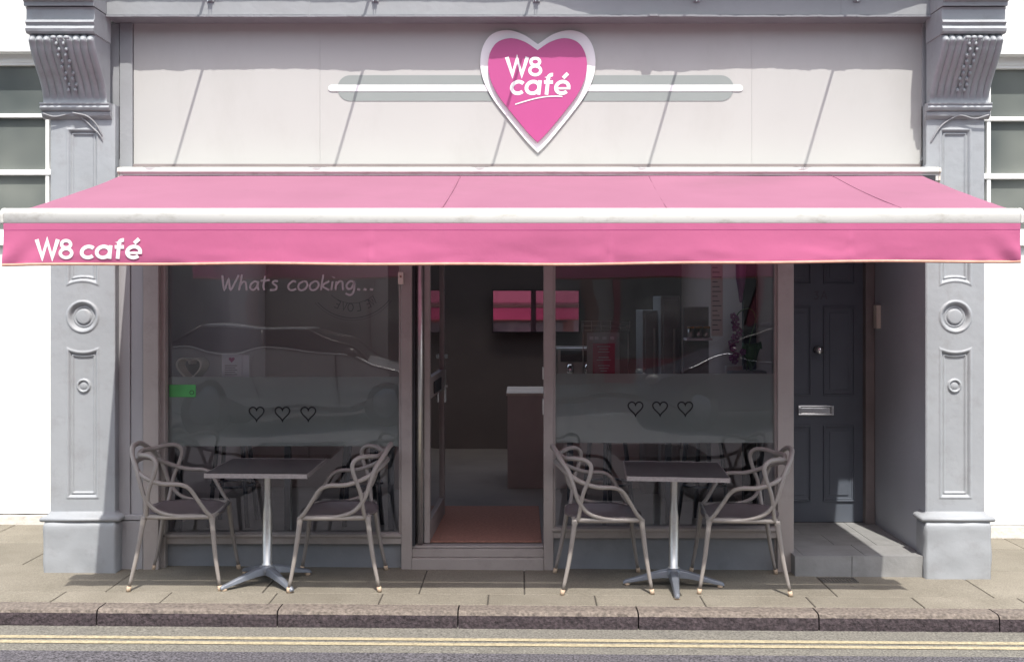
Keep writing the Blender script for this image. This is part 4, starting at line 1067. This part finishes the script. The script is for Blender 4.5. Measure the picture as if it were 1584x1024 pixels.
# ================================================================== NEIGHBOURS
def neighbour(x0, x1, Y, lab, wx0, wx1, wz0, wz1, mv, mh, zp, ml):
    r = thing('white_building', lab, 'building', ((x0+x1)/2, Y, 0))
    g = MB(); g.box(x0, wx0, Y, Y+.4, zp, 8); g.box(wx1, x1, Y, Y+.4, zp, 8); g.box(wx0, wx1, Y, Y+.4, zp, wz0); g.box(wx0, wx1, Y, Y+.4, wz1, 8)
    g.build('wall', 'whitewall', r)
    g = MB(); n = 60; vs = []; fs = []
    for i in range(n+1):
        X = x0+(x1-x0)*i/n; q = mn.noise(Vector((X*6,0,0)))*.012
        vs += [(X,Y-.02+q*.5,-.06),(X,Y-.02+q*.4,zp-.012+q),(X,Y+.05,zp-.006+q)]
    for i in range(n):
        for k in range(2): fs.append((i*3+k,(i+1)*3+k,(i+1)*3+k+1,i*3+k+1))
    g.add(vs, fs); g.build('plinth', 'plaster_worn', r)
    g = MB(); yw = Y+.13
    g.box(wx0, wx1, yw-.03, yw+.05, wz1-.06, wz1); g.box(wx0, wx1, yw-.03, yw+.05, wz0, wz0+.06); g.box(wx0, wx0+.05, yw-.03, yw+.05, wz0+.06, wz1-.06); g.box(wx1-.05, wx1, yw-.03, yw+.05, wz0+.06, wz1-.06)
    for X in mv: g.box(X-.014, X+.014, yw-.012, yw+.04, wz0+.06, wz1-.06)
    for Z, t in mh:
        g.box(wx0+.05, wx1-.05, yw-.02, yw+.042, Z-t, Z+t)
    wn = g.build('sash_window', 'sash', r, bevel=.003)
    MB().box(wx0+.03, wx1-.03, yw+.02, yw+.03, wz0+.03, wz1-.03).build('pane', 'pane', wn)
    MB().box(wx0-.04, wx1+.04, Y-.04, Y+.12, wz0-.07, wz0-.004).build('window_sill', 'sash', r, bevel=.004)
YL_, YR_ = 1.35, 1.12
mv = [XP(62,YL_)+(-.45)*k for k in range(4)]
neighbour(-9, PLX0-.0, YL_, 'white rendered building left of the cafe with tall sash window', XP(62,YL_)-1.95, XP(62,YL_)+.12, ZP(366,YL_), ZP(80,YL_), mv, [(ZP(175,YL_),.015),(ZP(264,YL_),.02),(ZP(90,YL_),.03)], ZP(794,YL_), '')
mv = [XP(1541,YR_)+.45*k for k in range(4)]
neighbour(PRX1+.0, 9, YR_, 'white rendered building right of the cafe with tall sash window', XP(1541,YR_)-.12, XP(1541,YR_)+1.95, ZP(366,YR_), ZP(84,YR_), mv, [(ZP(180,YR_),.015),(ZP(270,YR_),.02),(ZP(95,YR_),.03)], ZP(812,YR_), '')

# ================================================================== ACROSS THE STREET (seen only as reflections)
def opposite(x0, x1, m, ms, lab, nwin):
    Y = -14.2; r = thing('terrace_building', lab, 'building', ((x0+x1)/2, Y, 0), 'buildings across the street')
    MB().box(x0, x1, Y-.5, Y, -.2, 7.5).build('wall', m, r)
    MB().box(x0+.2, x1-.2, Y+.001, Y+.12, 2.7, 3.3).build('fascia', ms, r); MB().box(x0+.2, x1-.2, Y+.001, Y+.10, 0, .5).build('stall_riser', ms, r)
    n = nwin
    for k in range(n):
        a = x0+.3+(x1-x0-.6)*k/n; b = x0+.3+(x1-x0-.6)*(k+1)/n
        f_ = MB().box(a, a+.12, Y+.001, Y+.11, .5, 2.7).build('pillar', ms, r)
        wn = MB().box(a+.13, b-.01, Y+.002, Y+.04, .52, 2.68).build('shop_window', 'pane', r)
        MB().box(a+.5, b-.5, Y+.002, Y+.06, 4.2, 6).build('upper_window', 'pane', r)
opposite(-16, -5.5, 'stone2', 'pot', 'pale stone terrace across the street, reflected at the left', 4)
opposite(-5.5, 1.5, 'brickred', 'bar', 'brick terrace across the street with a dark shopfront', 3)
opposite(1.5, 14, 'stone2', 'shopred', 'stone terrace across the street with a red shopfront', 4)
def car(name, cx, cy, m, lab, face=1):
    r = thing(name, lab, 'car', (cx, cy, gz(cx)-.09), 'cars parked across the street')
    z = gz(cx)-.09
    def X(t): return cx+face*t
    prof = [(-2.05,.35),(-2.08,.62),(-2.0,.86),(-1.95,.95),(-1.55,1.02),(-1.2,1.03),(-.75,1.0),(.0,.97),(.85,.93),(1.5,.84),(1.92,.70),(2.06,.52),(2.03,.32),(1.7,.26),(-1.7,.26)]
    Wd = [(-.86,.90),(-.90,1),(-.90,1),(.90,1)]
    g = MB(); secs = [(-.88,.93),(-.90,.99),(-.80,1.0),(0,1.03),(.80,1.0),(.90,.99),(.88,.93)]
    vs = []; fs = []; n = len(prof)
    for (yy, sc) in secs:
        k_ = 1-.04*abs(yy)**3
        for px, pz_ in prof: vs.append((X(px*k_), cy+yy, z+.26+(pz_-.26)*(sc if pz_ > .6 else 1)))
    for j in range(len(secs)-1):
        for k in range(n): l = (k+1) % n; fs.append((j*n+k, (j+1)*n+k, (j+1)*n+l, j*n+l) if face > 0 else (j*n+l, (j+1)*n+l, (j+1)*n+k, j*n+k))
    fs += [tuple(range(n)), tuple((len(secs)-1)*n+k for k in range(n))]
    g.add(vs, fs, False); g.build('body', m, r, bevel=.03)
    low = [(-1.9,.98),(.92,.93)]; top = [(-1.45,1.38),(-.1,1.42)]
    def cab(m2, nm, s, zt, e):
        g = MB(); vs = []
        for px, pz_, yy in ((-1.92+e,.97,.80-s),(.95-e,.92,.80-s),(.12-e,1.38+zt,.62-s),(-1.42+e,1.36+zt,.62-s)):
            vs += [(X(px), cy-yy, z+pz_), (X(px), cy+yy, z+pz_)]
        g.add(vs, [(0,2,4,6),(1,7,5,3),(2,3,5,4),(6,7,1,0),(4,5,7,6),(0,1,3,2)]); return g.build(nm, m2, r, bevel=.03)
    cab('carglass', 'windows', 0, 0, 0)
    g = MB(); g.box(X(-1.38), X(.06), cy-.62, cy+.62, z+1.375, z+1.425); g.build('roof', m, r, bevel=.03)
    g = MB()
    for yy in (-1, 1):
        for p, q in (((-1.9,.97,.81),(-1.40,1.39,.63)),((.95,.93,.81),(.10,1.39,.63)),((-.5,.98,.815),(-.55,1.39,.635))):
            g.tube([(X(p[0]),cy+yy*p[2],z+p[1]),(X(q[0]),cy+yy*q[2],z+q[1])], .02, 6)
    g.build('window_pillars', 'bar', r)
    g = MB()
    for dx_ in (-.55, .55): g.box(X(dx_)-.006, X(dx_)+.006, cy+.895, cy+.904, z+.34, z+.93)
    g.build('door_seam', 'dark', r)
    MB().box(cx-1.0, cx+1.0, cy+.88, cy+.91, z+.24, z+.33).build('sill', 'dark', r)
    for wx in (-1.3, 1.3):
        for yy in (-.82, .82):
            c_ = (X(wx), cy+yy, z+.31); w_ = thing_part = MB().lathe(c_, [(.20,-.10),(.30,-.10),(.32,-.07),(.32,.07),(.30,.10),(.20,.10)], 24, 'y').build('wheel', 'tyre', r)
            MB().lathe(c_, [(.05,-.115),(.20,-.105),(.20,.105),(.05,.115)], 20, 'y').build('rim', 'cast', w_)
    for yy in (-.68, .68): MB().sphere((X(1.93), cy+yy, z+.66), .12, 10, 6, (.7,1.2,.7)).build('headlight', 'lamp', r)
    MB().sphere((X(.72), cy+.98, z+.98), .08, 10, 6, (1,1,.75)).build('door_mirror', 'bar', r)
    MB().sphere((X(.72), cy-.98, z+.98), .08, 10, 6, (1,1,.75)).build('door_mirror', 'bar', r)
car('parked_car', -3.2, -8.9, M['carwhite'], 'silver white parked car reflected in the left window', 1)
car('parked_car', 3.9, -9.2, M['carblue'], 'dark blue parked car reflected in the right window', -1)

S.cycles.max_bounces = 8; S.cycles.transparent_max_bounces = 12
